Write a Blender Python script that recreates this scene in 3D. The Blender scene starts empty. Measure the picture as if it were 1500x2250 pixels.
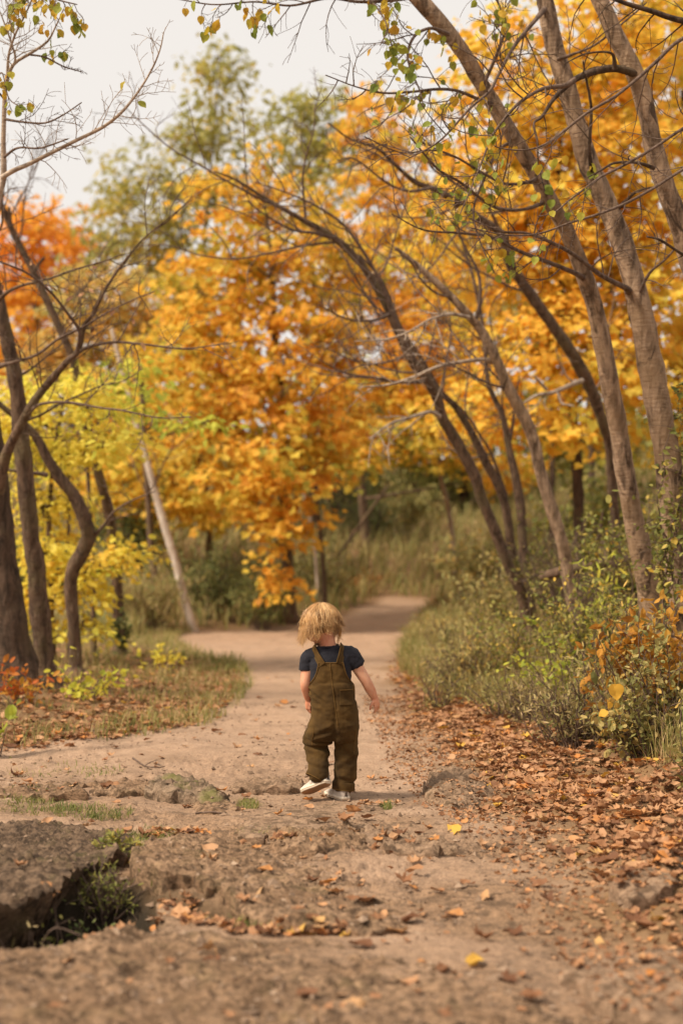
import bpy, math
import numpy as np
from mathutils import Vector, Matrix, geometry
R = math.radians
rng = np.random.default_rng(11)
scene = bpy.context.scene
COL = scene.collection

# ---------------------------------------------------------------- camera
CAM_H, FPX, HOR = 1.04, 3125.0, 1230.0          # eye height (m); focal length and horizon row in a 1500 x 2250 frame
PITCH = math.atan((HOR - 1125) / FPX)
cam = bpy.data.cameras.new('camera')
cam_o = bpy.data.objects.new('camera', cam)
COL.objects.link(cam_o)
cam.sensor_fit = 'VERTICAL'; cam.sensor_height = 36.0; cam.lens = 50.0
cam_o.location = (0, 0, CAM_H)
cam_o.rotation_euler = (math.pi / 2 + PITCH, 0, 0)
cam.clip_start = 0.05; cam.clip_end = 2000
cam.dof.use_dof = True; cam.dof.focus_distance = 6.2; cam.dof.aperture_fstop = 1.8
scene.camera = cam_o
scene.render.resolution_x, scene.render.resolution_y = 682, 1024

# ---------------------------------------------------------------- sky and sun (overcast, soft light from the left)
SUN_EL, SUN_AZ = R(47), R(-116)                  # azimuth from +Y towards +X
world = bpy.data.worlds.new('World'); scene.world = world
world.use_nodes = True
wn, wl = world.node_tree.nodes, world.node_tree.links
bg = wn['Background']
sky = wn.new('ShaderNodeTexSky'); sky.sky_type = 'NISHITA'; sky.sun_disc = False
sky.sun_elevation = SUN_EL; sky.sun_rotation = SUN_AZ; sky.air_density = 1.0; sky.dust_density = 4.0
hs = wn.new('ShaderNodeHueSaturation'); hs.inputs['Saturation'].default_value = 0.12; hs.inputs['Value'].default_value = 0.85
wl.new(sky.outputs[0], hs.inputs['Color'])
mx = wn.new('ShaderNodeMix'); mx.data_type = 'RGBA'; mx.inputs['Factor'].default_value = 0.86
wl.new(hs.outputs[0], mx.inputs['A'])
mx.inputs['B'].default_value = (8.12, 7.65, 7.18, 1)   # even cloud cover
wl.new(mx.outputs['Result'], bg.inputs['Color'])
bg.inputs['Strength'].default_value = 0.05
sun = bpy.data.lights.new('sun', 'SUN'); sun.energy = 2.2; sun.angle = R(12); sun.color = (1.0, 0.87, 0.70)
sun_o = bpy.data.objects.new('sun', sun); COL.objects.link(sun_o)
sd = Vector((math.sin(SUN_AZ) * math.cos(SUN_EL), math.cos(SUN_AZ) * math.cos(SUN_EL), math.sin(SUN_EL)))
sun_o.rotation_euler = sd.to_track_quat('Z', 'Y').to_euler()
sun_o.location = (-20, 10, 25)
vs = scene.view_settings
scene.display_settings.display_device = 'sRGB'
vs.view_transform = 'Standard'; vs.look = 'None'; vs.gamma = 1.0; vs.exposure = 1.3; vs.use_curve_mapping = False
cy = scene.cycles
cy.use_denoising = True
try:
    cy.denoiser = 'OPENIMAGEDENOISE'; cy.denoising_input_passes = 'RGB_ALBEDO_NORMAL'
except Exception:
    pass
cy.max_bounces = 9; cy.diffuse_bounces = 7; cy.glossy_bounces = 2; cy.transmission_bounces = 4
cy.sample_clamp_indirect = 6.0

# ---------------------------------------------------------------- noise and projection helpers
_perm = np.random.default_rng(5).permutation(256)
_perm = np.concatenate([_perm, _perm, _perm])
def noise2(x, y, seed=0):
    x = np.asarray(x, float) + seed * 17.31; y = np.asarray(y, float) - seed * 9.77
    xi = np.floor(x).astype(int); yi = np.floor(y).astype(int)
    xf = x - xi; yf = y - yi
    u = xf * xf * xf * (xf * (xf * 6 - 15) + 10); v = yf * yf * yf * (yf * (yf * 6 - 15) + 10)
    def g(ix, iy, dx, dy):
        h = _perm[(_perm[ix & 255] + iy) & 255] * (2 * math.pi / 256)
        return np.cos(h) * dx + np.sin(h) * dy
    a = g(xi, yi, xf, yf); b = g(xi + 1, yi, xf - 1, yf)
    c = g(xi, yi + 1, xf, yf - 1); d = g(xi + 1, yi + 1, xf - 1, yf - 1)
    return ((a + (b - a) * u) * (1 - v) + (c + (d - c) * u) * v) * 1.5
def fbm(x, y, octaves=4, seed=0, gain=0.5):
    s = 0; a = 1.0
    for k in range(octaves):
        s = s + a * noise2(np.asarray(x) * 2.03 ** k, np.asarray(y) * 2.03 ** k, seed + k * 3)
        a *= gain
    return s
def sstep(a, b, x):
    t = np.clip((np.asarray(x, float) - a) / (b - a), 0, 1)
    return t * t * (3 - 2 * t)
def terrace(v, n, sharp=0.75):
    s = v * n; f = np.floor(s); r = s - f
    return (f + sstep(sharp, 1.0, r)) / n

CP, SP = math.cos(PITCH), math.sin(PITCH)
def ray(px, py):
    a = (px - 750) / FPX; b = (1125 - py) / FPX
    return np.array([a, CP - b * SP, SP + b * CP])
def P(px, py, d):                                 # the point seen at a place of the photograph, d metres down the view axis
    return np.array([0, 0, CAM_H]) + ray(px, py) * d
def Pz(px, py, z):                                # ... on the level z
    r = ray(px, py); return np.array([0, 0, CAM_H]) + r * ((z - CAM_H) / r[2])

# the path: left and right edges against distance
_py = np.array([0, 5.0, 6.25, 7.2, 7.9, 8.8, 10.2, 12.0, 14.0, 15.5, 17.5, 19.2, 20.6, 22.5, 26.0, 32, 45])
_pl = np.array([-6, -6.0, -5.0, -3.6, -1.9, -1.1, -.98, -.98, -1.2, -1.7, -2.3, -2.4, -.9, .1, 1.0, 1.9, 4])
_pr = np.array([.9, .75, .55, .48, .45, .42, .39, .38, .48, .58, .78, .95, 1.1, 1.3, 1.75, 2.6, 5.5])
def path_edges(y):
    return np.interp(y, _py, _pl), np.interp(y, _py, _pr)
_cx, _cy = Pz(110, 2005, 0)[:2]; _kx, _ky = Pz(440, 1995, 0)[:2]; _gx, _gy = Pz(650, 2046, 0)[:2]
def H(x, y, edges=True):                          # ground height without the fine relief
    x = np.asarray(x, float); y = np.asarray(y, float)
    l, r = path_edges(y)
    z = 0.60 * sstep(18, 30, y) + 0.16 * np.clip(y - 25.5, 0, 22) + 0.0 * x
    t = np.clip(x - r, 0, 12)
    near = sstep(2.5, 5.5, y)
    zr = 0.09 * t + 0.36 * np.clip(t - 0.75, 0, 2.2) + 0.16 * np.clip(t - 2.9, 0, 10)
    t2 = np.clip(l - x, 0, 12)
    zl = 0.07 * t2 + 0.05 * np.clip(t2 - 2.5, 0, 9)
    z = z + zr * (0.35 + 0.65 * near) + zl
    z = z + 0.03 * fbm(x * 0.7, y * 0.7, 2, 3) + 0.035 * fbm(x * 2.1, y * 2.1, 2, 8) * sstep(0.1, 0.8, t + t2)
    # the hollow between the slabs at the lower left
    u = (x - _cx) * 0.94 + (y - _cy) * 0.34; v = -(x - _cx) * 0.34 + (y - _cy) * 0.94
    z = z - 0.27 * np.exp(-(np.clip(np.abs(u + 0.12) - 0.32, 0, 9) / 0.12) ** 2 - (np.where(v > 0, np.clip(v - .26, 0, 9), np.clip(-v - .10, 0, 9)) / 0.11) ** 2)
    # the leafy pocket under the broken corner and the gap that runs on from it
    z = z - 0.085 * np.exp(-((x - _kx) / 0.17) ** 2 - ((y - _ky) / 0.10) ** 2) - 0.008 * np.exp(-((x - _gx) / 0.25) ** 2 - ((y - _gy) / 0.05) ** 2)
    return z
def G(px, py):                                    # the ground point seen at a place of the photograph
    r = ray(px, py); o = np.array([0, 0, CAM_H])
    lo = 1.0; hi = None
    for d in np.geomspace(1.2, 120, 400):
        p = o + r * d
        if p[2] < H(p[0], p[1]):
            hi = d; break
        lo = d
    if hi is None:
        return o + r * 60
    for _ in range(30):
        m = (lo + hi) / 2; p = o + r * m
        if p[2] < H(p[0], p[1]): hi = m
        else: lo = m
    return o + r * hi

# ---------------------------------------------------------------- mesh helpers
class MB:
    """collects triangles and quads and becomes one mesh object"""
    def __init__(self):
        self.v = []; self.f3 = []; self.f4 = []; self.t = []; self.n = 0
    def add(self, v, f, tint=None):
        v = np.asarray(v, np.float32).reshape(-1, 3); f = np.asarray(f, np.int64)
        (self.f3 if f.shape[1] == 3 else self.f4).append(f + self.n)
        self.v.append(v)
        if tint is None: tint = np.zeros(len(v))
        self.t.append(np.broadcast_to(np.asarray(tint, np.float32), (len(v),)))
        self.n += len(v)
        return self
    def mesh(self, name, mat, smooth=True):
        me = bpy.data.meshes.new(name)
        V = np.concatenate(self.v).astype(np.float32)
        a = np.concatenate(self.f3) if self.f3 else np.zeros((0, 3), int)
        b = np.concatenate(self.f4) if self.f4 else np.zeros((0, 4), int)
        me.vertices.add(len(V)); me.vertices.foreach_set('co', V.ravel())
        me.loops.add(a.size + b.size)
        me.loops.foreach_set('vertex_index', np.concatenate([a.ravel(), b.ravel()]).astype(np.int32))
        me.polygons.add(len(a) + len(b))
        st = np.concatenate([np.arange(len(a)) * 3, a.size + np.arange(len(b)) * 4]).astype(np.int32)
        me.polygons.foreach_set('loop_start', st)
        me.polygons.foreach_set('use_smooth', np.full(len(st), smooth, bool))
        me.update(calc_edges=True)
        at = me.attributes.new('tint', 'FLOAT', 'POINT')
        at.data.foreach_set('value', np.concatenate(self.t).astype(np.float32))
        if mat: me.materials.append(mat)
        me.validate()
        return me
    def build(self, name, mat, parent=None, smooth=True):
        if self.n == 0: return None
        o = bpy.data.objects.new(name, self.mesh(name, mat, smooth))
        COL.objects.link(o)
        if parent: o.parent = parent; o.matrix_parent_inverse = Matrix.Translation(-Vector(parent.location))
        return o
def tag(o, label=None, cat=None, group=None, kind=None):
    if label: o['label'] = label
    if cat: o['category'] = cat
    if group: o['group'] = group
    if kind: o['kind'] = kind
    return o
def empty(name, loc):
    o = bpy.data.objects.new(name, None); COL.objects.link(o); o.location = loc; o.empty_display_size = 0.1
    return o

def smooth_line(pts, n):
    """Catmull-Rom through rows of numbers (any columns), n samples"""
    p = np.asarray(pts, float)
    if len(p) == 2:
        t = np.linspace(0, 1, n)[:, None]; return p[0] * (1 - t) + p[1] * t
    seg = np.r_[0, np.cumsum(np.linalg.norm(np.diff(p[:, :3], axis=0), axis=1) + 1e-9)]
    s = np.linspace(0, seg[-1], n)
    q = np.vstack([2 * p[0] - p[1], p, 2 * p[-1] - p[-2]])
    i = np.clip(np.searchsorted(seg, s, 'right') - 1, 0, len(p) - 2)
    t = ((s - seg[i]) / (seg[i + 1] - seg[i]))[:, None]
    a, b, c, d = q[i], q[i + 1], q[i + 2], q[i + 3]
    return 0.5 * (2 * b + (c - a) * t + (2 * a - 5 * b + 4 * c - d) * t ** 2 + (3 * b - a - 3 * c + d) * t ** 3)
def tube(mb, pts, rad, sides=8, rough=0.0, tint=0.0, cap=True, r_=rng):
    p = np.asarray(pts, float); n = len(p); rad = np.broadcast_to(np.asarray(rad, float), (n,))
    tg = np.gradient(p, axis=0); tg /= np.linalg.norm(tg, axis=1)[:, None] + 1e-12
    ref = np.array([0.31, 0.95, 0.05]) if abs(tg[0][2]) > 0.5 else np.array([0.05, 0.1, 1.0])
    u = np.cross(tg, ref); u /= np.linalg.norm(u, axis=1)[:, None] + 1e-12
    w = np.cross(tg, u)
    a = np.linspace(0, 2 * math.pi, sides, endpoint=False)
    rr = rad[:, None] * np.ones((n, sides))
    if rough > 0:
        s = np.r_[0, np.cumsum(np.linalg.norm(np.diff(p, axis=0), axis=1))]
        sd_ = r_.integers(0, 90)
        rr = rr * (1 + rough * fbm(s[:, None] * 5 + np.cos(a) * 0.9, np.sin(a)[None, :] * 0.9 + s[:, None] * 1.7, 3, sd_)
                   + rough * 0.5 * noise2(s[:, None] * 26, np.cos(a) * 2 + np.sin(a) * 3 + 0 * s[:, None], sd_ + 4))
    V = p[:, None, :] + rr[..., None] * (np.cos(a)[None, :, None] * u[:, None, :] + np.sin(a)[None, :, None] * w[:, None, :])
    i = np.arange(n - 1)[:, None] * sides; j = np.arange(sides)[None, :]; k = (j + 1) % sides
    F = np.stack([i + j, i + k, i + sides + k, i + sides + j], -1).reshape(-1, 4)
    V = V.reshape(-1, 3)
    mb.add(V, F, tint)
    if cap and sides > 3:
        c = len(V)
        mb.add(np.vstack([V[-sides:], p[-1:]]), np.stack([np.arange(sides), (np.arange(sides) + 1) % sides, np.full(sides, sides)], 1), tint)

# leaf outlines: stalk at the origin, tip at (0, 1)
def outline(pairs):
    r = [(x, y) for x, y in pairs]
    return np.array(r + [(-x, y) for x, y in r[::-1] if x > 1e-6])
LEAF = {
    'aspen': outline([(0, 0), (.20, -.03), (.38, .12), (.44, .34), (.36, .58), (.19, .80), (0, 1.0)]),
    'heart': outline([(0, .06), (.16, -.05), (.36, .0), (.46, .22), (.42, .46), (.27, .70), (.10, .88), (0, 1.0)]),
    'oval': outline([(0, 0), (.16, .14), (.25, .42), (.19, .72), (0, 1.0)]),
    'round': outline([(0, 0), (.26, .12), (.36, .45), (.25, .82), (0, .98)]),
    'lance': outline([(0, 0), (.10, .2), (.12, .5), (.07, .8), (0, 1.0)]),
    'maple': outline([(0, 0), (.10, .10), (.36, .02), (.28, .20), (.54, .42), (.36, .46), (.38, .62), (.20, .58), (.12, .84), (0, 1.0)]),
    'far': outline([(0, 0), (.34, .06), (.50, .44), (.26, .56), (0, 1.0)]),
}
def leaf_template(kind, fold=0.15, curl=0.15, rings=1, twist=0.0, seed=0):
    o = LEAF[kind]; c = np.array([0, 0.42])
    n = len(o)
    if rings == 1:
        v2 = np.vstack([o, c]); f = [(i, (i + 1) % n, n) for i in range(n)]
    else:
        m = c + (o - c) * 0.55
        v2 = np.vstack([o, m, c]); f = []
        for i in range(n):
            k = (i + 1) % n
            f += [(i, k, n + k), (i, n + k, n + i), (n + i, n + k, 2 * n)]
    x, y = v2[:, 0], v2[:, 1]
    z = fold * np.abs(x) + curl * (y - .42) ** 2 - curl * 0.1 + twist * x * (y - 0.4)
    if seed: z = z + 0.10 * noise2(x * 3 + seed, y * 3, seed) * (1 if rings > 1 else .6)
    return np.stack([x, y, z], 1), np.array(f)
def unit(a):
    a = np.asarray(a, float); return a / (np.linalg.norm(a, axis=-1, keepdims=True) + 1e-9)
def add_leaves(mb, tmpl, pos, axis, normal, size, tint):
    tv, tf = tmpl; N = len(pos)
    if N == 0: return
    a = unit(axis); nn = normal - a * np.sum(normal * a, 1)[:, None]; nn = unit(nn); b = np.cross(a, nn)
    size = np.broadcast_to(np.asarray(size, float), (N,))
    V = pos[:, None, :] + size[:, None, None] * (tv[None, :, 0:1] * b[:, None, :] + tv[None, :, 1:2] * a[:, None, :] + tv[None, :, 2:3] * nn[:, None, :])
    F = (tf[None] + (np.arange(N) * len(tv))[:, None, None]).reshape(-1, 3)
    mb.add(V.reshape(-1, 3), F, np.repeat(np.broadcast_to(np.asarray(tint, float), (N,)), len(tv)))
def rand_dirs(n, r=rng):
    return unit(r.normal(size=(n, 3)))

# ---------------------------------------------------------------- materials
class NT:
    def __init__(self, name):
        self.m = bpy.data.materials.new(name); self.m.use_nodes = True
        self.t = self.m.node_tree; self.n = self.t.nodes; self.l = self.t.links
        self.bsdf = self.n['Principled BSDF']; self.out = self.n['Material Output']
        self.bsdf.inputs['Specular IOR Level'].default_value = 0.25
    def node(self, typ, **kw):
        n = self.n.new(typ)
        for k, v in kw.items():
            if k in n.inputs: n.inputs[k].default_value = v
            else: setattr(n, k, v)
        return n
    def link(self, a, b): self.l.new(a, b)
    def ramp(self, fac, stops, interp='LINEAR'):
        r = self.n.new('ShaderNodeValToRGB'); e = r.color_ramp.elements; r.color_ramp.interpolation = interp
        while len(e) < len(stops): e.new(0.5)
        for k, (p, c) in enumerate(stops):
            e[k].position = p; e[k].color = (*c, 1) if len(c) == 3 else c
        if fac is not None: self.link(fac, r.inputs[0])
        return r.outputs[0]
    def noise(self, scale, detail=4, rough=0.55, vec=None, dist=0.0):
        n = self.node('ShaderNodeTexNoise'); n.inputs['Scale'].default_value = scale
        n.inputs['Detail'].default_value = detail; n.inputs['Roughness'].default_value = rough; n.inputs['Distortion'].default_value = dist
        if vec is not None: self.link(vec, n.inputs['Vector'])
        return n.outputs['Fac']
    def coord(self, scale=(1, 1, 1), kind='Object'):
        c = self.node('ShaderNodeTexCoord'); m = self.node('ShaderNodeMapping'); m.inputs['Scale'].default_value = scale
        self.link(c.outputs[kind], m.inputs['Vector']); return m.outputs[0]
    def mix(self, fac, a, b, mode='MIX'):
        n = self.node('ShaderNodeMix'); n.data_type = 'RGBA'; n.blend_type = mode
        for s, v in (('Factor', fac), ('A', a), ('B', b)):
            if hasattr(v, 'links'): self.link(v, n.inputs[s])
            else: n.inputs[s].default_value = v if s == 'Factor' else (*v, 1)
        return n.outputs['Result']
    def math(self, op, a, b=0.0):
        n = self.node('ShaderNodeMath', operation=op)
        for i, v in enumerate((a, b)):
            if hasattr(v, 'links'): self.link(v, n.inputs[i])
            else: n.inputs[i].default_value = v
        return n.outputs[0]
    def bump(self, h, strength=0.5, dist=0.01):
        b = self.node('ShaderNodeBump'); b.inputs['Strength'].default_value = strength; b.inputs['Distance'].default_value = dist
        self.link(h, b.inputs['Height']); self.link(b.outputs[0], self.bsdf.inputs['Normal'])
    def color(self, c, rough=0.85):
        self.bsdf.inputs['Roughness'].default_value = rough
        if hasattr(c, 'links'): self.link(c, self.bsdf.inputs['Base Color'])
        else: self.bsdf.inputs['Base Color'].default_value = (*c, 1)
        return self.m
    def attr(self, name):
        a = self.node('ShaderNodeAttribute'); a.attribute_name = name; return a.outputs['Fac']

def leaf_mat(name, stops, trans=0.35, rnd='tint', vein=False):
    """leaf surface, part of the light passes through; colour by leaf"""
    t = NT(name)
    if rnd == 'tint': f = t.attr('tint')
    else: f = t.node('ShaderNodeObjectInfo').outputs['Random']
    c = t.ramp(f, stops)
    n = t.noise(60, 2, vec=t.coord())
    c = t.mix(t.math('MULTIPLY', n, 0.22), c, (0.10, 0.055, 0.015))
    t.color(c, 0.65)
    tr = t.node('ShaderNodeBsdfTranslucent'); t.link(c, tr.inputs['Color'])
    ms = t.node('ShaderNodeMixShader'); ms.inputs[0].default_value = trans
    t.link(t.bsdf.outputs[0], ms.inputs[1]); t.link(tr.outputs[0], ms.inputs[2]); t.link(ms.outputs[0], t.out.inputs[0])
    return t.m
def bark_mat(name, light, dark, lichen, scale=1.0, streak=0.5, crack=0.6):
    t = NT(name)
    v = t.coord((9 * scale, 9 * scale, 2.2 * scale)); n1 = t.noise(2.2, 6, 0.65, v, 0.6)
    vh = t.coord((5 * scale, 5 * scale, 34 * scale)); n2 = t.noise(2.0, 4, 0.6, vh)
    big = t.noise(3.0 * scale, 4, 0.6, t.coord())
    c = t.mix(t.ramp(n1, [(0.36, (0, 0, 0)), (0.62, (1, 1, 1))]), dark, light)
    c = t.mix(t.math('MULTIPLY', t.ramp(n2, [(0.56, (0, 0, 0)), (0.68, (1, 1, 1))]), streak), c, dark)
    c = t.mix(t.ramp(big, [(0.48, (0, 0, 0)), (0.66, (.75, .75, .75))]), c, lichen)
    knot = t.noise(7.0 * scale, 5, 0.7, t.coord((1, 1, .55)), 1.2)
    c = t.mix(t.ramp(knot, [(0.57, (0, 0, 0)), (0.64, (.9, .9, .9))]), c, tuple(v * .7 for v in dark))
    t.color(c, 0.9)
    h = t.math('ADD', t.math('MULTIPLY', n1, crack), t.math('MULTIPLY', n2, 0.35))
    t.bump(h, 1.0, 0.022)
    return t.m
M = {}
M['leaf_maple'] = leaf_mat('leaf_maple', [(0, (.40, .40, .07)), (.22, (.80, .62, .09)), (.55, (.91, .56, .08)), (.85, (.86, .42, .05)), (1, (.60, .27, .04))], 0.5)
M['leaf_gold'] = leaf_mat('leaf_gold', [(0, (.44, .43, .07)), (.3, (.84, .68, .10)), (.7, (.93, .62, .09)), (1, (.88, .45, .05))], 0.5)
M['leaf_yellow'] = leaf_mat('leaf_yellow', [(0, (.48, .56, .09)), (.3, (.82, .76, .12)), (.7, (.92, .76, .12)), (1, (.86, .55, .07))], 0.5)
M['leaf_lime'] = leaf_mat('leaf_lime', [(0, (.46, .54, .08)), (.6, (.70, .68, .09)), (1, (.82, .66, .10))], 0.5)
M['leaf_red'] = leaf_mat('leaf_red', [(0, (.88, .38, .05)), (.5, (.92, .46, .06)), (1, (.90, .54, .08))], 0.5)
M['leaf_olive'] = leaf_mat('leaf_olive', [(0, (.26, .27, .08)), (.5, (.46, .43, .12)), (.8, (.64, .50, .11)), (1, (.76, .50, .09))], 0.45)
M['leaf_dull'] = leaf_mat('leaf_dull', [(0, (.40, .38, .12)), (.4, (.64, .49, .15)), (.8, (.78, .48, .11)), (1, (.68, .36, .09))], 0.45)
M['leaf_aspen'] = leaf_mat('leaf_aspen', [(0, (.20, .27, .045)), (.45, (.42, .42, .06)), (.6, (.68, .50, .05)), (1, (.66, .38, .05))], 0.4, 'obj')
M['leaf_green'] = leaf_mat('leaf_green', [(0, (.10, .125, .03)), (.45, (.25, .255, .06)), (.75, (.46, .39, .10)), (1, (.72, .46, .07))], 0.3)
M['leaf_sage'] = leaf_mat('leaf_sage', [(0, (.16, .165, .05)), (.45, (.36, .33, .11)), (.8, (.54, .42, .16)), (1, (.66, .43, .11))], 0.3)
M['leaf_bush'] = leaf_mat('leaf_bush', [(0, (.07, .10, .035)), (.5, (.19, .225, .07)), (1, (.42, .38, .13))], 0.3)
M['leaf_rust'] = leaf_mat('leaf_rust', [(0, (.22, .10, .03)), (.4, (.50, .22, .03)), (.8, (.62, .33, .05)), (1, (.24, .26, .09))], 0.35)
M['leaf_sumac'] = leaf_mat('leaf_sumac', [(0, (.50, .10, .025)), (.5, (.62, .24, .04)), (.85, (.60, .36, .05)), (1, (.28, .30, .06))], 0.4)
DRY = [(0, (.15, .062, .03)), (.25, (.32, .15, .072)), (.5, (.44, .225, .11)), (.68, (.54, .31, .165)), (.82, (.56, .22, .055)), (.94, (.52, .31, .155)), (1, (.66, .38, .06))]
M['leaf_dry'] = leaf_mat('leaf_dry', DRY, 0.15)
M['leaf_dry_single'] = leaf_mat('leaf_dry_single', DRY, 0.15, 'obj')
M['grass'] = leaf_mat('grass', [(0, (.11, .15, .04)), (.45, (.27, .28, .075)), (.75, (.48, .38, .15)), (1, (.60, .43, .22))], 0.4)
M['straw'] = leaf_mat('straw', [(0, (.24, .26, .085)), (.4, (.44, .37, .14)), (1, (.60, .44, .23))], 0.4)
M['bark_aspen'] = bark_mat('bark_aspen', (.46, .315, .205), (.085, .052, .032), (.30, .195, .11), 1.0, 0.28, 1.0)
M['bark_pale'] = bark_mat('bark_pale', (.50, .40, .31), (.20, .14, .10), (.36, .26, .18), 1.0, 0.4, 0.4)
M['bark_white'] = bark_mat('bark_white', (.72, .62, .52), (.36, .27, .20), (.55, .44, .34), 1.0, 0.3, 0.3)
M['bark_brown'] = bark_mat('bark_brown', (.20, .125, .08), (.065, .04, .026), (.16, .12, .06), 1.4, 0.1, 1.4)
M['bark_dark'] = bark_mat('bark_dark', (.13, .082, .055), (.045, .03, .02), (.11, .075, .04), 1.4, 0.1, 1.2)
M['twig'] = bark_mat('twig', (.20, .135, .10), (.085, .055, .04), (.15, .10, .07), 2.0, 0.1, 0.3)
# ================================================================ the ground
def shale(x, y, seed=0):
    """fine flaky relief of weathered rock, in metres"""
    wx = x + 0.03 * noise2(x * 9, y * 9, seed + 1); wy = y + 0.03 * noise2(x * 9, y * 9, seed + 2)
    va = fbm(wx * 4.5, wy * 8, 4, seed + 3, 0.55); vb = fbm(wx * 17, wy * 34, 3, seed + 6, 0.6)
    a = (terrace(va, 9, 0.88) - 0.86 * va) * 0.080 + 0.004 * va
    b = (terrace(vb, 6, 0.82) - 0.7 * vb) * 0.058
    c = noise2(wx * 90, wy * 120, seed + 9) * 0.0028
    return a + b + c
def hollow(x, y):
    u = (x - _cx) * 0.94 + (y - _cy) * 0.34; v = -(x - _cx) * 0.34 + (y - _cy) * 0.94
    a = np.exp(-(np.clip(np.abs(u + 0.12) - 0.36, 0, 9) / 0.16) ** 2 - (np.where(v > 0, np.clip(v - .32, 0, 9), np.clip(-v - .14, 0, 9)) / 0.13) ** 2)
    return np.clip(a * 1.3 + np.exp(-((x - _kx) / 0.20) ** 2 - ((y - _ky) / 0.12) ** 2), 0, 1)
def ground_masks(x, y):
    l, r = path_edges(y)
    w = 0.18 * fbm(x * 1.3, y * 1.3, 3, 21)
    on = sstep(-0.25, 0.18, np.minimum(x - l, r - x) + w) * sstep(26.2, 24.6, y + .5 * x) * (1 - hollow(x, y))              # 1 on the trodden path
    return on, l, r
def fine(x, y):
    on, l, r = ground_masks(x, y)
    gritty = sstep(12, 7.5, y)
    z = shale(x, y, 2) * gritty * (0.25 + 0.55 * sstep(-0.1, 0.5, fbm(x * 1.1, y * 1.1, 2, 33))) * on * (1 - .45 * sstep(6, 8, y))
    z = z + 0.012 * fbm(x * 3, y * 3, 3, 40) * on + 0.02 * fbm(x * 8, y * 8, 3, 44) * (1 - on) * sstep(40, 12, y)
    z = z + shale(x, y, 7) * 1.3 * hollow(x, y)
    return z
def HG(x, y): return H(x, y) + fine(x, y)
def make_ground():
    ys = np.concatenate([np.linspace(-60, 1.2, 26), 1.2 + np.cumsum(np.full(12, 0.11)),
                         np.geomspace(2.6, 15, 520), np.geomspace(15.1, 60, 150), np.geomspace(62, 700, 40)])
    inner = np.linspace(-1, 1, 440); k = np.arange(1, 37)
    s = np.concatenate([-(1 + 0.03 * k + 0.00004 * k ** 4.2)[::-1], inner, 1 + 0.03 * k + 0.00004 * k ** 4.2])
    half = np.interp(ys, [-60, 2.6, 60, 700], [1.0, 1.0, 19.0, 190.0])
    X = s[None, :] * half[:, None]; Y = np.repeat(ys[:, None], len(s), 1)
    Z = H(X, Y); Z = Z + fine(X, Y)
    far = sstep(60, 90, Y); Z = Z * (1 - far) + far * 4.2
    on, l, r = ground_masks(X, Y)
    n, m = X.shape
    i = np.arange(n - 1)[:, None] * m; j = np.arange(m - 1)[None, :]
    F = np.stack([i + j, i + j + 1, i + m + j + 1, i + m + j], -1).reshape(-1, 4)
    mb = MB(); mb.add(np.stack([X, Y, Z], -1).reshape(-1, 3), F, on.ravel())
    t = NT('earth')
    co = t.coord(); on_ = t.attr('tint')
    n1 = t.noise(1.1, 5, 0.6, co); n2 = t.noise(14, 6, 0.7, co); n3 = t.noise(110, 4, 0.7, co); n4 = t.noise(2.6, 4, 0.6, t.coord((1, 1.6, 1)))
    dirt = t.mix(n1, (.43, .285, .19), (.51, .35, .24))
    dirt = t.mix(t.ramp(n2, [(.35, (0, 0, 0)), (.7, (.8, .8, .8))]), dirt, (.35, .225, .145))
    dirt = t.mix(t.ramp(n4, [(.50, (0, 0, 0)), (.66, (.8, .8, .8))]), dirt, (.29, .195, .13))
    dirt = t.mix(t.ramp(n3, [(.42, (.55, .55, .55)), (.56, (0, 0, 0))]), dirt, (.21, .13, .08))
    soil = t.mix(n2, (.115, .066, .034), (.26, .152, .072))
    soil = t.mix(t.ramp(n4, [(.42, (0, 0, 0)), (.6, (1, 1, 1))]), soil, (.235, .14, .066))
    rk = t.attr('bare_rock')
    stone = t.mix(n2, (.235, .14, .078), (.385, .24, .142)); n6 = t.noise(16, 6, .72, t.coord((.7, 1.5, 1)), .8)
    stone = t.mix(t.ramp(n6, [(.42, (.8, .8, .8)), (.51, (0, 0, 0))]), stone, (.085, .053, .032))
    stone = t.mix(t.ramp(n3, [(.42, (.6, .6, .6)), (.55, (0, 0, 0))]), stone, (.10, .064, .039))
    dirt = t.mix(rk, dirt, stone)
    c = t.mix(on_, soil, dirt)
    c = t.mix(t.attr('hollow_shade'), c, (.030, .021, .012))  # shade of the hollow and pocket painted into the earth colour
    t.color(c, 0.95)
    h = t.math('ADD', t.math('MULTIPLY', n3, 0.45), n2)
    t.bump(h, 0.8, 0.014)
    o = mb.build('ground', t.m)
    rk_ = sstep(8.5, 5.0, Y) * np.clip(.62 + .9 * fbm(X * 1.2, Y * 1.5, 3, 71), 0, 1)
    o.data.attributes.new('bare_rock', 'FLOAT', 'POINT').data.foreach_set('value', rk_.astype(np.float32).ravel())
    o.data.attributes.new('hollow_shade', 'FLOAT', 'POINT').data.foreach_set('value', hollow(X, Y).astype(np.float32).ravel())
    tag(o, 'bare earth ground with a trodden dirt path', None, None, 'structure')
    return o
ground = make_ground()

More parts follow.
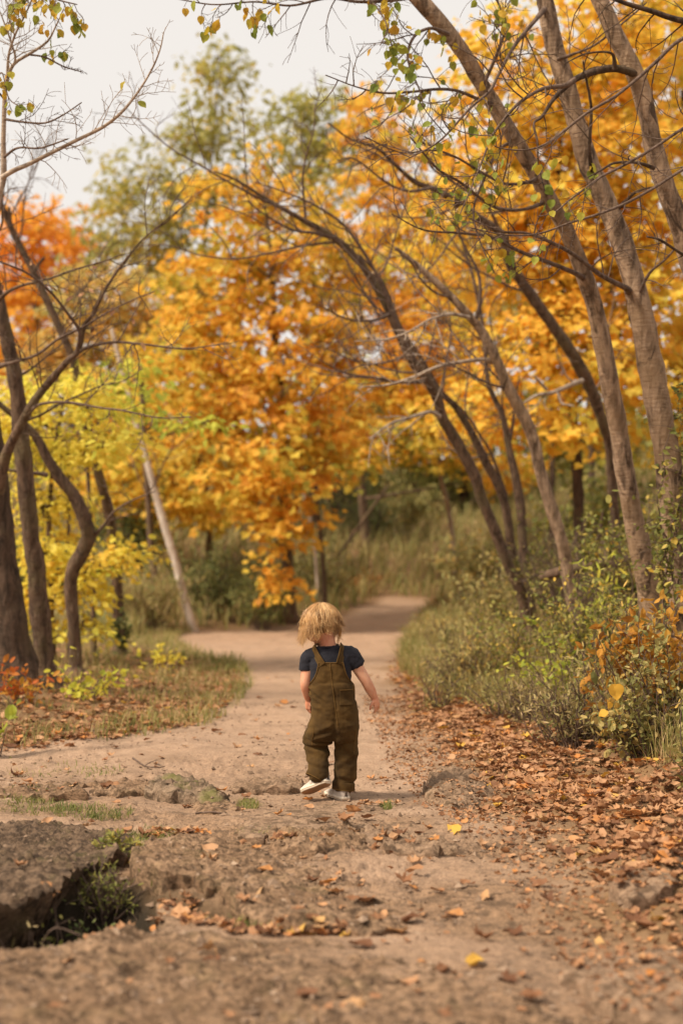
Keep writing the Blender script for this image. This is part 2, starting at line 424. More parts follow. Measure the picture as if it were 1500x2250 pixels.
# ---------------------------------------------------------------- rock slabs and stones
def rock_mat(name, a, b, c, moss=0.0):
    t = NT(name); co = t.coord()
    n1 = t.noise(4.5, 6, 0.65, co); n2 = t.noise(38, 5, 0.7, t.coord((1, 1.7, 2))); n3 = t.noise(150, 3, 0.7, co)
    col = t.mix(t.ramp(n1, [(.36, (0, 0, 0)), (.64, (1, 1, 1))]), a, b)
    col = t.mix(t.ramp(n2, [(.40, (.75, .75, .75)), (.55, (0, 0, 0))]), col, c)
    col = t.mix(t.ramp(n3, [(.60, (0, 0, 0)), (.72, (.5, .5, .5))]), col, tuple(min(.6, v * 1.5) for v in b))
    n6 = t.noise(17, 6, .72, t.coord((.75, 1.5, 1)), .8)
    col = t.mix(t.ramp(n6, [(.41, (.85, .85, .85)), (.50, (0, 0, 0))]), col, tuple(v * .7 for v in c))
    if moss:
        n5 = t.noise(7, 5, 0.6, co)
        col = t.mix(t.math('MULTIPLY', t.ramp(n5, [(.54, (0, 0, 0)), (.68, (1, 1, 1))]), moss), col, (.16, .15, .04))
    t.color(col, 0.92); t.bump(t.math('ADD', n2, t.math('MULTIPLY', n3, .5)), 0.85, 0.012)
    return t.m
M['rock_dark'] = rock_mat('rock_dark', (.135, .086, .053), (.22, .143, .09), (.055, .035, .022), 0.15)
M['rock_mid'] = rock_mat('rock_mid', (.25, .15, .085), (.375, .238, .142), (.10, .06, .034), 0.12)
M['rock_tan'] = rock_mat('rock_tan', (.29, .184, .113), (.40, .265, .17), (.16, .10, .06), 0.06)
M['rock_moss'] = rock_mat('rock_moss', (.24, .16, .10), (.34, .24, .16), (.12, .08, .05), 0.7)

def slab(name, label, poly, z, mat, thick=0.16, tilt=(0, 0), amp=1.0, seed=1, jag=0.018, step=0.011, under=0.0, round_=0.012, dome=0.0, group=None, fine_from=0.0):
    """a rock layer: outline on its own level, flaky top, broken stepped sides"""
    pts = np.array([Pz(px, py, z)[:2] for px, py in poly])
    c = pts.mean(0)
    nb = []
    for i in range(len(pts)):
        a, b = pts[i], pts[(i + 1) % len(pts)]
        n = max(1, int(np.linalg.norm(b - a) / (step * 1.2)))
        for k in range(n): nb.append(a + (b - a) * k / n)
    nb = np.array(nb)
    nb = nb + jag * np.stack([fbm(nb[:, 0] * 11, nb[:, 1] * 11, 3, seed + 50, .42), fbm(nb[:, 0] * 11, nb[:, 1] * 11, 3, seed + 70, .42)], 1)
    lo, hi = nb.min(0), nb.max(0)
    st = max(step, math.sqrt((hi - lo).prod() / 34000))
    gx, gy = np.meshgrid(np.arange(lo[0], hi[0], st), np.arange(lo[1], hi[1], st))
    g = np.stack([gx.ravel(), gy.ravel()], 1) + rng.uniform(-.25, .25, (gx.size, 2)) * st
    # inside test and distance to the rim
    x, y = g[:, 0], g[:, 1]; ins = np.zeros(len(g), bool); dm = np.full(len(g), 9.0)
    q = nb[:: max(1, len(nb) // 260)]
    for i in range(len(q)):
        a, b = q[i], q[(i + 1) % len(q)]
        cr = (a[1] > y) != (b[1] > y)
        with np.errstate(divide='ignore', invalid='ignore'):
            xi = (b[0] - a[0]) * (y - a[1]) / (b[1] - a[1]) + a[0]
        ins ^= cr & (x < xi)
        ab = b - a; tt = np.clip(((x - a[0]) * ab[0] + (y - a[1]) * ab[1]) / (ab @ ab + 1e-12), 0, 1)
        dm = np.minimum(dm, np.hypot(x - a[0] - tt * ab[0], y - a[1] - tt * ab[1]))
    keep = ins & (dm > st * 0.7); g = g[keep]; dm = dm[keep]
    allp = [Vector(p) for p in nb] + [Vector(p) for p in g]
    nbn = len(nb)
    res = geometry.delaunay_2d_cdt(allp, [(i, (i + 1) % nbn) for i in range(nbn)], [], 1, 1e-6)
    V2 = np.array([tuple(v) for v in res[0]]); F = np.array(res[2])
    # rim distance for every output vertex
    src = [r_[0] if len(r_) else -1 for r_ in res[3]]
    dist = np.array([0.0 if (s < nbn) else dm[s - nbn] for s in src])
    zz = z + tilt[0] * (V2[:, 0] - c[0]) + tilt[1] * (V2[:, 1] - c[1])
    zz = zz + shale(V2[:, 0], V2[:, 1], seed) * amp - round_ * np.exp(-dist / 0.012) * (1 + fbm(V2[:, 0] * 20, V2[:, 1] * 20, 2, seed))
    if dome: zz = zz + dome * (1 - np.exp(-dist / 0.10))
    top = np.c_[V2, zz]
    mb = MB(); mb.add(top, F)
    # sides: rings that step in and out like broken layers
    idx = {}
    for vi, s in enumerate(src):
        if 0 <= s < nbn and s not in idx: idx[s] = vi
    rim = np.array([top[idx[i]] if i in idx else [*nb[i], z] for i in range(nbn)])
    out = unit(np.roll(nb, -1, 0) - np.roll(nb, 1, 0)); area = 0.5 * np.sum(nb[:, 0] * np.roll(nb[:, 1], -1) - np.roll(nb[:, 0], -1) * nb[:, 1])
    nrm = np.stack([out[:, 1], -out[:, 0]], 1) * (1 if area > 0 else -1)
    rings = [rim]; K = 7
    for k in range(1, K + 1):
        f = k / K; pp = rim.copy()
        off = 0.010 * terrace(fbm(nb[:, 0] * 9, nb[:, 1] * 9 + k * 0.9, 3, seed + 90 + k // 2), 4) - under * f + 0.004 * (k % 2)
        pp[:, :2] = nb + nrm * off[:, None]; pp[:, 2] = rim[:, 2] - thick * f
        rings.append(pp)
    W = np.concatenate(rings)
    i = np.arange(K)[:, None] * nbn; j = np.arange(nbn)[None, :]; jn = (j + 1) % nbn
    q4 = np.stack([i + j, i + nbn + j, i + nbn + jn, i + jn], -1).reshape(-1, 4)
    if area < 0: q4 = q4[:, ::-1]
    mb.add(W, q4)
    o = mb.build(name, mat)
    tag(o, label, 'rock', group)
    return o
GR = 'rock layers bared across the path'
slab('rock', 'broad brown rock slab filling the bottom edge of the path', [(-420, 2165), (-150, 2128), (0, 2106), (60, 2092), (130, 2086), (195, 2062), (280, 2046), (400, 2040), (560, 2053), (720, 2052), (900, 2078), (1060, 2110), (1180, 2160), (1260, 2250), (1330, 2420), (-560, 2420)], 0.034, M['rock_mid'], 0.34, (-0.06, 0.0), 1.0, 4, group=GR, step=.012)
slab('rock', 'dark pitted rock slab overhanging the black hollow', [(-520, 1748), (-200, 1768), (0, 1788), (110, 1784), (225, 1798), (290, 1828), (300, 1852), (215, 1886), (160, 1905), (150, 1928), (98, 1966), (40, 1984), (-60, 2010), (-300, 2062), (-560, 2090)], 0.052, M['rock_dark'], 0.22, (0.0, -0.04), 1.1, 9, group=GR, under=0.12, jag=.022)
slab('rock', 'flaky grey brown rock slab with a broken front corner above a leafy pocket', [(284, 1899), (296, 1886), (335, 1856), (420, 1840), (540, 1832), (700, 1850), (850, 1880), (1000, 1874), (1080, 1910), (1090, 1960), (980, 2010), (800, 2034), (640, 2030), (560, 2012), (535, 2000), (520, 1975), (470, 1945), (450, 1952), (430, 1930), (372, 1934), (300, 1912)], 0.022, M['rock_mid'], 0.22, (-0.105, -0.04), 1.0, 14, group=GR, under=0.02)
slab('rock', 'smooth pale tan slab under the walking child', [(522, 1836), (535, 1800), (572, 1772), (700, 1757), (838, 1761), (852, 1798), (812, 1814), (700, 1822), (600, 1818), (575, 1840)], 0.022, M['rock_tan'], 0.10, (0, -0.03), 0.3, 19, group=GR)
slab('rock', 'rough crumbled rock piece below the pale slab', [(578, 1851), (586, 1822), (640, 1806), (700, 1800), (770, 1812), (806, 1832), (796, 1852), (700, 1862), (640, 1862)], 0.028, M['rock_mid'], 0.12, (0, -.04), 1.3, 24, group=GR, jag=.034)
slab('rock', 'wedge of brown rock running out beside the crumbled piece', [(802, 1838), (808, 1812), (860, 1800), (940, 1812), (1010, 1838), (1030, 1858), (940, 1874), (850, 1866)], 0.020, M['rock_tan'], 0.12, (-0.06, -.05), 1.2, 28, group=GR, jag=.03)
slab('rock', 'narrow broken block at the mouth of the leafy pocket', [(346, 1974), (372, 1978), (398, 1994), (430, 2022), (452, 2046), (420, 2060), (370, 2052), (356, 2018)], -0.02, M['rock_tan'], 0.24, (0, 0), 0.5, 33, group=GR)
slab('rock', 'flat grey slab half buried at the lower right corner', [(1236, 2118), (1290, 2088), (1400, 2076), (1560, 2068), (1760, 2080), (1760, 2280), (1500, 2262), (1400, 2222), (1310, 2176)], 0.028, M['rock_tan'], 0.18, (0.01, -.03), 0.6, 37, group=GR)
slab('rock', 'long low ledge of rock among grass at the edge of the dark slab', [(-80, 1718), (40, 1706), (120, 1708), (180, 1722), (196, 1740), (120, 1744), (20, 1746), (-90, 1752)], 0.020, M['rock_mid'], 0.14, (0, -0.07), 1.1, 41, group=GR, jag=.04)
slab('rock', 'thin grey ledge leading to the mossy humped rock', [(190, 1700), (300, 1700), (345, 1708), (340, 1734), (250, 1744), (196, 1742)], 0.012, M['rock_mid'], 0.12, (0, -0.07), 0.9, 45, group=GR, jag=.035)
slab('rock', 'humped mossy rock on the open dirt left of the child', [(322, 1728), (340, 1700), (390, 1694), (440, 1706), (476, 1730), (505, 1752), (470, 1756), (400, 1744), (350, 1742)], 0.025, M['rock_moss'], 0.14, (-.05, -0.06), 1.0, 49, group=GR, dome=.03, jag=.03)
slab('rock', 'low brown stone ridge behind the lifted shoe', [(505, 1716), (560, 1704), (640, 1702), (672, 1714), (660, 1730), (560, 1732), (512, 1730)], 0.012, M['rock_tan'], 0.10, (0, -0.06), .8, 53, group=GR, jag=.03)
slab('rock', 'small rounded rock beside the left end of the pale slab', [(428, 1764), (470, 1750), (520, 1754), (526, 1776), (480, 1782), (432, 1778)], 0.012, M['rock_mid'], 0.12, (0, -0.05), .8, 57, group=GR, dome=.01, jag=.03)
slab('rock', 'tilted grooved grey stone right of the child', [(936, 1722), (960, 1700), (1010, 1698), (1070, 1716), (1096, 1744), (1050, 1760), (985, 1762), (945, 1748)], 0.03, M['rock_tan'], 0.16, (-0.10, 0.08), 1.3, 61, group=GR, dome=.04, jag=.03)
slab('rock', 'pale squared stone poking from the leaves near the lower right', [(1334, 1938), (1340, 1912), (1400, 1898), (1466, 1900), (1486, 1924), (1450, 1950), (1380, 1956)], 0.065, M['rock_tan'], 0.14, (0, 0.02), 0.6, 65, group=GR, dome=.012)
slab('rock', 'small grey stone behind the pale squared stone', [(1396, 1884), (1420, 1862), (1470, 1856), (1510, 1868), (1512, 1890), (1450, 1896)], 0.08, M['rock_mid'], 0.14, (0, 0.0), 0.8, 69, group=GR, dome=.012)
# ================================================================ trees
def px_line(rows, d0, d1):
    """rows of (px, py, width_px) seen at distances running from d0 to d1 -> points and radii"""
    n = len(rows); ds = np.linspace(d0, d1, n)
    pts = np.array([P(r_[0], r_[1], d) for r_, d in zip(rows, ds)])
    rad = np.array([r_[2] * d / FPX / 2 * 0.82 for r_, d in zip(rows, ds)])
    return pts, rad
def twigs(mb, line, n, length, rad, levels=2, spread=1.0, up=0.15, r_=rng, tips=None, start=0.15, fwd=0.7):
    """side twigs along a line of points, curving and forking again"""
    m = len(line); n = int(n * 1.45)
    for k in range(n):
        t = start + (1 - start) * (k + r_.uniform(0, 1)) / n
        i = min(m - 2, int(t * (m - 1))); p = line[i]
        tg = unit(line[i + 1] - line[i])
        d = unit(tg * fwd + unit(np.cross(tg, rand_dirs(1, r_)[0])) * spread + np.array([0, 0, up]))
        L = length * (1.15 - 0.6 * t) * r_.uniform(0.55, 1.25)
        ns = 7 if levels > 1 else 5
        q = [p]; bend = r_.normal(size=3) * 0.22; bend[2] += up * 0.4
        for s in range(ns - 1):
            d = unit(d + bend * 0.45 + r_.normal(size=3) * 0.13); q.append(q[-1] + d * L / (ns - 1))
        q = np.array(q); rr = rad * (1 - 0.35 * t)
        tube(mb, q, np.maximum(np.linspace(rr * 1.5, rr * 0.6, ns), .0013), 4 if rr > .004 else 3, cap=False)
        if tips is not None: tips.append(q)
        if levels > 1:
            twigs(mb, q, max(2, int(r_.integers(3, 6))), L * 0.5, rr * 0.55, levels - 1, spread, up, r_, tips, 0.25, fwd)
class Tree:
    def __init__(self, name, label, cat, rows, d0, d1, mat, sides=12, rough=0.12, group=None, sink=0.25, flare=1.6, seed=0):
        self.r = np.random.default_rng(seed + 100)
        pts, rad = px_line(rows, d0, d1)
        b = pts[0].copy(); d = unit(pts[0] - pts[1]); g = float(H(b[0], b[1]))
        if b[2] > g:                                     # carry the trunk on down into the ground
            for _ in range(400):
                b = b + np.array([d[0] * .5, d[1] * .5, -1]) * 0.02
                if b[2] < float(H(b[0], b[1])): break
            extra = b - np.array([0, 0, sink]); mid = (pts[0] + b) / 2
            pts = np.vstack([extra, b, mid, pts]); rad = np.r_[rad[0] * flare * 1.1, rad[0] * flare, rad[0] * 1.08, rad]
        else:
            pts = np.vstack([pts[0] - [0, 0, sink], pts]); rad = np.r_[rad[0] * flare, rad]
        self.root = empty(name, (float(b[0]), float(b[1]), float(H(b[0], b[1]))))
        tag(self.root, label, cat, group)
        n = max(24, len(pts) * 7)
        L = smooth_line(np.c_[pts, rad], n); self.line = L[:, :3]; self.rad = np.maximum(L[:, 3], 0.003)
        mb = MB(); tube(mb, self.line, self.rad, sides, rough, r_=self.r); mb.build('trunk', mat, self.root)
        self.mat = mat; self.tips = []; self.d0, self.d1 = d0, d1
    def branch(self, rows, d0, d1, mat=None, tw=0, tl=0.5, tr=0.004, levels=2, sides=8, up=0.1, spread=1.0, rough=0.08, name='branch', pts=None, start=0.15):
        if pts is None: pts, rad = px_line(rows, d0, d1)
        else: pts, rad = pts
        L = smooth_line(np.c_[pts, rad], max(10, len(pts) * 6)); line, rd = L[:, :3], np.maximum(L[:, 3], 0.0012)
        mb = MB(); tube(mb, line, rd, sides, rough, r_=self.r)
        tips = [line]
        if tw: twigs(mb, line, tw, tl, tr, levels, spread, up, self.r, tips, start)
        self.tips += tips
        o = mb.build(name, mat or self.mat, self.root)
        return tips
    def wild(self, n, length, rad, t0=0.4, levels=3, up=0.2, mat=None, tw=5):
        """free branches off the trunk"""
        for k in range(n):
            i = int((t0 + (1 - t0) * (k + self.r.uniform()) / n) * (len(self.line) - 2)); p = self.line[i]
            tg = unit(self.line[i + 1] - p); d = unit(tg * 0.6 + rand_dirs(1, self.r)[0] + [0, 0, up])
            q = [p]; L = length * self.r.uniform(0.6, 1.2)
            for s in range(6):
                d = unit(d + self.r.normal(size=3) * 0.16 + [0, 0, up * 0.2]); q.append(q[-1] + d * L / 6)
            q = np.array(q); rr = min(rad, self.rad[i] * 0.6)
            self.branch(None, 0, 0, mat, tw, L * 0.45, rr * 0.4, levels - 1, 6, up, pts=(q, np.linspace(rr, rr * 0.3, 7)))
    def crown(self, blobs, leaf, size, mat, cover=3.0, per=20, spray=0.30, flat=0.35, tint=(0.5, 0.25), limbs=True, droop=0.25, wood=None, tmpl_n=3, gap=0.0):
        """sprays of leaves on thin twigs filling rounded masses; rows of (px, py, rx_px, ry_px, distance, depth_m[, tint shift])"""
        r_ = self.r; mb = MB(); wb = MB()
        tm = [leaf_template(leaf, r_.uniform(.05, .3), r_.uniform(-.2, .35), 1, r_.uniform(-.5, .5), 3 + k) for k in range(tmpl_n)]
        PO, AX, NO, SZ, TI = [], [], [], [], []
        for b in blobs:
            px, py, rx, ry, d, rd = b[:6]; sh = b[6] if len(b) > 6 else 0.0
            c = P(px, py, d); RX, RY = rx * d / FPX, ry * d / FPX
            lp = size * FPX / d
            n = max(3, int(cover * math.pi * rx * ry / (lp * lp * 0.36) / per))
            i0 = int(np.argmin(np.linalg.norm(self.line - (c - [0, 0, RY * 0.5]), axis=1)))
            hub = smooth_line(np.array([self.line[i0], self.line[i0] * .45 + c * .55 + [0, 0, RY * .2 - .1], c]), 8)
            if limbs: tube(wb, hub, np.linspace(max(.012, self.rad[i0] * .35), .010, 8), 6, .1, r_=r_)
            u = rand_dirs(n, r_) * (r_.uniform(0, 1, (n, 1)) ** 0.42)
            u = u * (1 + 0.22 * noise2(u[:, 0] * 2.2 + px, u[:, 2] * 2.2 + py, 3))[:, None]
            C = c + u * [RX, rd, RY]
            if gap:
                keep = fbm(C[:, 0] * 1.3, C[:, 2] * 1.3 + C[:, 1] * .6, 2, 60) > -gap
                C = C[keep]; n = len(C); u = u[keep]
            for k in range(n):
                h = hub[r_.integers(2, 8)]
                out = unit(C[k] - h + [0, 0, -droop * .2]); out2 = unit(out * [1, 1, .35] + r_.normal(size=3) * .2 + [0, 0, -droop])
                a = C[k] - out2 * spray * .8
                if r_.uniform() < 0.3:
                    tube(wb, smooth_line(np.array([h, (h + a) / 2 + [0, 0, .06], a, C[k] + out2 * spray * .6]), 7), np.linspace(.008, .002, 7), 3, cap=False)
                m = int(per * r_.uniform(.6, 1.4))
                side = unit(np.cross(out2, [0, 0, 1])); upv = np.cross(side, out2)
                s = r_.uniform(-1, 1, m); w = r_.normal(size=m) * .45; v = r_.normal(size=m) * flat * .45
                p = C[k] + spray * (s[:, None] * out2 + w[:, None] * side + v[:, None] * upv)
                ax = out2 * .6 + np.sign(w)[:, None] * side * .6 + r_.normal(size=(m, 3)) * .45 + [0, 0, -droop * 1.6]
                no = upv + r_.normal(size=(m, 3)) * .55
                PO.append(p); AX.append(ax); NO.append(no)
                SZ.append(size * r_.uniform(.45, 1.4, m) * r_.uniform(.75, 1.2))
                TI.append(np.clip(tint[0] + sh + r_.normal() * tint[1] * .8 + r_.normal(size=m) * tint[1] * .7, 0, 1))
        PO, AX, NO = map(np.concatenate, (PO, AX, NO)); SZ = np.concatenate(SZ); TI = np.concatenate(TI)
        w = r_.integers(0, tmpl_n, len(PO))
        for k in range(tmpl_n):
            s = w == k; add_leaves(mb, tm[k], PO[s], AX[s], NO[s], SZ[s], TI[s])
        o = mb.build('crown', mat, self.root, smooth=False)
        if wb.n: wb.build('limbs', wood or self.mat, self.root)['kind'] = 'stuff'
        self.nleaf = len(PO)
        return o
    def leaves(self, spots, kind, size, mat, seed=0, n_tmpl=4):
        """single leaves hanging from twig points, each an object of its own; spots are (point, tangent)"""
        r_ = np.random.default_rng(seed + 7)
        ms = []
        for k in range(n_tmpl):
            tv, tf = leaf_template(kind, r_.uniform(.05, .35), r_.uniform(-.15, .4), 2, r_.uniform(-.6, .6), 5 + k)
            mb = MB(); mb.add(tv, tf)
            tube(mb, np.array([[0, -.42, .02], [0, -.2, -.03], [0, 0.02, 0]]), [.012, .012, .014], 3, cap=False)
            ms.append(mb.mesh('leaf', mat, True))
        for p, tg in spots:
            a = unit(np.array([0, 0, -1.0]) + r_.normal(size=3) * 0.45 + unit(tg) * 0.25); nn = r_.normal(size=3); nn[1] -= 0.8
            nn = unit(nn - a * (nn @ a)); b = np.cross(a, nn); s = size * r_.uniform(.6, 1.2)
            o = bpy.data.objects.new('leaf', ms[r_.integers(0, n_tmpl)]); COL.objects.link(o)
            mw = Matrix((( b[0]*s, a[0]*s, nn[0]*s, p[0] + a[0]*s*.42), (b[1]*s, a[1]*s, nn[1]*s, p[1] + a[1]*s*.42), (b[2]*s, a[2]*s, nn[2]*s, p[2] + a[2]*s*.42), (0, 0, 0, 1)))
            o.parent = self.root; o.matrix_parent_inverse = Matrix.Translation(-Vector(self.root.location)); o.matrix_basis = mw
def pix(p):
    f = p[1] * CP + (p[2] - CAM_H) * SP; u = -p[1] * SP + (p[2] - CAM_H) * CP
    return 750 + FPX * p[0] / f, 1125 - FPX * u / f
def pick(tips, n, zones, seed=0):
    """twig points whose place in the view falls into the zones where leaves still hang"""
    r_ = np.random.default_rng(seed); c = []
    for q in tips:
        for i in range(1, len(q)):
            x, y = pix(q[i])
            for (zx, zy, rx, ry, w) in zones:
                if ((x - zx) / rx) ** 2 + ((y - zy) / ry) ** 2 < 1 and r_.uniform() < w:
                    c.append((q[i], q[i] - q[i - 1])); break
    if len(c) > n:
        c = [c[i] for i in r_.permutation(len(c))[:n]]
    return c
TW = M['twig']
GA = 'pale aspens leaning over the right side of the path'
# --- the three pale trunks at the right
A = Tree('aspen_tree', 'slim pale aspen curving far left over the path, rooted in the right bank', 'tree',
         [(1424, 1300, 62), (1402, 1190, 56), (1376, 1060, 52), (1355, 930, 50), (1338, 840, 50), (1312, 700, 46), (1284, 610, 44), (1250, 520, 42), (1212, 450, 42), (1170, 370, 42), (1115, 280, 40), (1050, 172, 40), (1000, 92, 42), (920, -2, 42), (840, -90, 36), (760, -180, 28)],
         8.6, 7.6, M['bark_aspen'], 14, group=GA, seed=1)
T = []
T += A.branch([(1290, 618, 18), (1262, 600, 14), (1200, 575, 12), (1140, 552, 10), (1080, 522, 9), (1010, 512, 7), (930, 505, 5), (860, 470, 3)], 8.2, 7.6, TW, 9, .40, .004)
T += A.branch([(1085, 228, 16), (1060, 222, 10), (1005, 200, 9), (958, 196, 8), (900, 202, 7), (840, 204, 6), (780, 190, 4), (715, 165, 3)], 7.9, 7.2, TW, 10, .45, .004)
T += A.branch([(985, 75, 14), (945, 62, 9), (910, 80, 8), (895, 120, 7), (905, 160, 6), (922, 200, 4), (930, 235, 3)], 7.7, 7.3, TW, 7, .35, .0035)
T += A.branch([(1178, 392, 14), (1160, 400, 10), (1110, 404, 8), (1060, 380, 7), (1000, 345, 6), (950, 330, 5), (880, 335, 4), (800, 300, 3)], 8.0, 7.3, TW, 9, .42, .004)
T += A.branch([(1060, 190, 12), (1090, 120, 9), (1110, 60, 8), (1100, 20, 6), (1080, -20, 5)], 7.8, 7.4, TW, 9, .42, .004)
T += A.branch([(905, -10, 20), (860, 0, 12), (790, 4, 9), (720, -4, 8), (640, 12, 6), (560, 4, 5), (470, 10, 4), (380, -4, 3)], 7.6, 7.2, TW, 12, .32, .003, up=-.35)
T += A.branch([(1130, 310, 12), (1095, 330, 8), (1060, 400, 7), (1040, 460, 6), (1050, 520, 4), (1085, 600, 3)], 8.0, 7.5, TW, 8, .36, .0035)
T += A.branch([(850, -75, 16), (820, -60, 9), (800, -20, 7), (830, 20, 5), (850, 60, 4), (835, 100, 3)], 7.6, 7.2, TW, 7, .28, .003, up=-.2)
T += A.branch([(1205, 440, 14), (1150, 460, 9), (1085, 455, 8), (1010, 400, 7), (960, 370, 6), (900, 300, 4)], 8.1, 7.2, TW, 8, .4, .0035)
sp = pick(T, 295, [(1075, 90, 95, 120, .8), (1060, 250, 110, 100, .7), (930, 200, 120, 120, .7), (850, 50, 50, 80, .8), (1000, 400, 120, 90, .7), (1100, 600, 45, 70, .6), (480, 20, 140, 60, .8), (900, 80, 90, 90, .4), (1220, 390, 70, 60, .3)], 3)
A.leaves(sp, 'aspen', 0.052, M['leaf_aspen'], 1)
B = Tree('aspen_tree', 'thick straight pale aspen with flaking bark and vine at its foot', 'tree',
         [(1492, 1260, 74), (1478, 1120, 72), (1462, 985, 70), (1442, 880, 68), (1424, 780, 66), (1400, 660, 62), (1370, 550, 60), (1335, 455, 56), (1296, 370, 54), (1270, 285, 52), (1244, 190, 50), (1216, 100, 48), (1196, 0, 46), (1180, -90, 42), (1160, -220, 34), (1130, -400, 20)],
         8.0, 7.8, M['bark_aspen'], 14, group=GA, seed=2)
T = []
T += B.branch([(1380, 640, 22), (1372, 632, 16), (1320, 605, 13), (1260, 560, 11), (1200, 528, 10), (1150, 512, 8), (1100, 508, 6), (1030, 480, 4)], 7.9, 7.3, TW, 8, .45, .004)
T += B.branch([(1196, 20, 16), (1170, 50, 12), (1130, 100, 10), (1096, 160, 9), (1075, 200, 8), (1030, 240, 7), (965, 310, 5), (890, 352, 3)], 7.8, 6.9, TW, 10, .42, .004)
T += B.branch([(1300, 380, 14), (1294, 330, 10), (1298, 240, 8), (1288, 180, 6), (1280, 135, 4)], 7.8, 7.5, M['bark_dark'], 3, .25, .003, 1)
T += B.branch([(1225, 130, 12), (1260, 118, 8), (1310, 96, 6), (1380, 40, 5), (1420, 5, 4)], 7.8, 7.5, TW, 5, .4, .003)
T += B.branch([(1400, 652, 12), (1426, 600, 8), (1470, 560, 6), (1540, 470, 4)], 7.9, 7.6, TW, 4, .4, .003)
B.branch([(1345, 470, 16), (1376, 440, 10), (1400, 420, 7), (1440, 410, 4)], 7.9, 7.7, M['bark_dark'], 2, .2, .003, 1)
B.leaves(pick(T, 26, [(1260, 400, 90, 60, .5), (1010, 300, 80, 80, .3)], 5), 'aspen', 0.05, M['leaf_aspen'], 2)
C3 = Tree('aspen_tree', 'pale aspen crossing the upper right corner with a crooked dark limb', 'tree',
          [(1640, 1230, 70), (1590, 900, 64), (1545, 690, 60), (1512, 560, 56), (1490, 490, 54), (1460, 410, 52), (1436, 325, 50), (1418, 240, 48), (1394, 162, 50), (1350, 75, 46), (1316, 0, 42), (1270, -90, 38), (1200, -220, 26)],
          7.4, 7.1, M['bark_aspen'], 14, group=GA, seed=3)
T = []
T += C3.branch([(1398, 166, 26), (1388, 160, 22), (1350, 150, 22), (1310, 156, 20), (1268, 172, 17), (1240, 192, 15), (1212, 222, 12), (1190, 256, 9), (1172, 272, 7), (1180, 310, 5), (1182, 360, 4), (1196, 420, 3)], 7.2, 6.8, M['bark_dark'], 6, .3, .003)
T += C3.branch([(1262, 176, 16), (1240, 188, 14), (1205, 192, 12), (1180, 200, 10), (1140, 226, 9), (1110, 258, 8), (1080, 300, 7), (1060, 350, 5), (1040, 400, 4), (1010, 470, 3)], 6.95, 6.6, TW, 7, .35, .0035)
T += C3.branch([(1350, 152, 14), (1345, 120, 8), (1320, 114, 6), (1280, 120, 5), (1240, 140, 3)], 7.1, 6.9, M['bark_dark'], 3, .2, .0025, 1)
T += C3.branch([(1620, 40, 20), (1500, 84, 11), (1440, 136, 10), (1400, 172, 9), (1350, 212, 8), (1292, 246, 8), (1240, 286, 7), (1195, 318, 6), (1150, 330, 5), (1100, 326, 4), (1085, 320, 3)], 6.6, 6.3, TW, 7, .35, .003)
T += C3.branch([(1640, 200, 18), (1500, 282, 9), (1440, 322, 8), (1375, 360, 8), (1320, 388, 7), (1290, 410, 6), (1250, 440, 5), (1215, 468, 4), (1180, 476, 3)], 6.8, 6.5, TW, 7, .33, .003)
T += C3.branch([(1640, 290, 18), (1500, 372, 9), (1440, 410, 8), (1375, 446, 8), (1315, 470, 7), (1250, 490, 6), (1180, 514, 5), (1110, 516, 4), (1030, 500, 3)], 7.0, 6.6, TW, 8, .33, .003)
T += C3.branch([(1680, 80, 26), (1500, 46, 17), (1430, 24, 14), (1370, 6, 12), (1300, -20, 8), (1220, -40, 5)], 6.7, 6.6, M['bark_dark'], 6, .4, .004, up=-.2)
T += C3.branch([(1436, 370, 12), (1400, 358, 9), (1350, 358, 7), (1320, 374, 5), (1290, 390, 3)], 7.2, 7.0, M['bark_dark'], 3, .25, .003, 1)
T += C3.branch([(1560, 590, 12), (1500, 560, 8), (1450, 528, 7), (1420, 520, 5)], 7.2, 7.0, M['bark_dark'], 3, .2, .003, 1)
C3.leaves(pick(T, 40, [(1230, 400, 90, 70, .5), (1060, 330, 80, 90, .3), (1120, 560, 70, 70, .4)], 6), 'aspen', 0.048, M['leaf_aspen'], 3)
# --- darker stems behind them
D4 = Tree('leaning_tree', 'dark crooked tree leaning left behind the slim pale aspen', 'tree',
          [(1352, 1180, 26), (1344, 1070, 26), (1338, 980, 28), (1322, 925, 30), (1300, 862, 32), (1274, 808, 34), (1240, 752, 32), (1180, 668, 30), (1122, 582, 28), (1102, 516, 24), (1045, 475, 22), (990, 436, 20), (950, 414, 16), (912, 400, 14), (874, 368, 11), (828, 326, 9), (770, 306, 6), (720, 270, 4)],
          13.5, 11.0, M['bark_brown'], 10, group='bare leaning trees right of the path', seed=4)
D4.branch([(1098, 512, 14), (1085, 480, 9), (1060, 440, 8), (1010, 410, 7), (950, 370, 6), (940, 340, 4)], 11.6, 11, TW, 7, .6, .006)
D4.branch([(950, 412, 10), (900, 420, 8), (850, 402, 6), (780, 350, 5), (740, 352, 3)], 11.2, 10.6, TW, 7, .6, .005)
D4.branch([(1278, 836, 14), (1262, 842, 13), (1215, 862, 11), (1180, 868, 9), (1150, 885, 6)], 12.5, 12.0, M['bark_pale'], 4, .4, .006)
D4.branch([(1200, 856, 9), (1180, 834, 7), (1170, 825, 4)], 12.2, 12.1, M['bark_pale'])
D4.branch([(1225, 858, 8), (1232, 885, 7), (1260, 892, 4)], 12.3, 12.2, M['bark_pale'])
D4.wild(5, 1.3, .012, .35, 3, .1, TW)
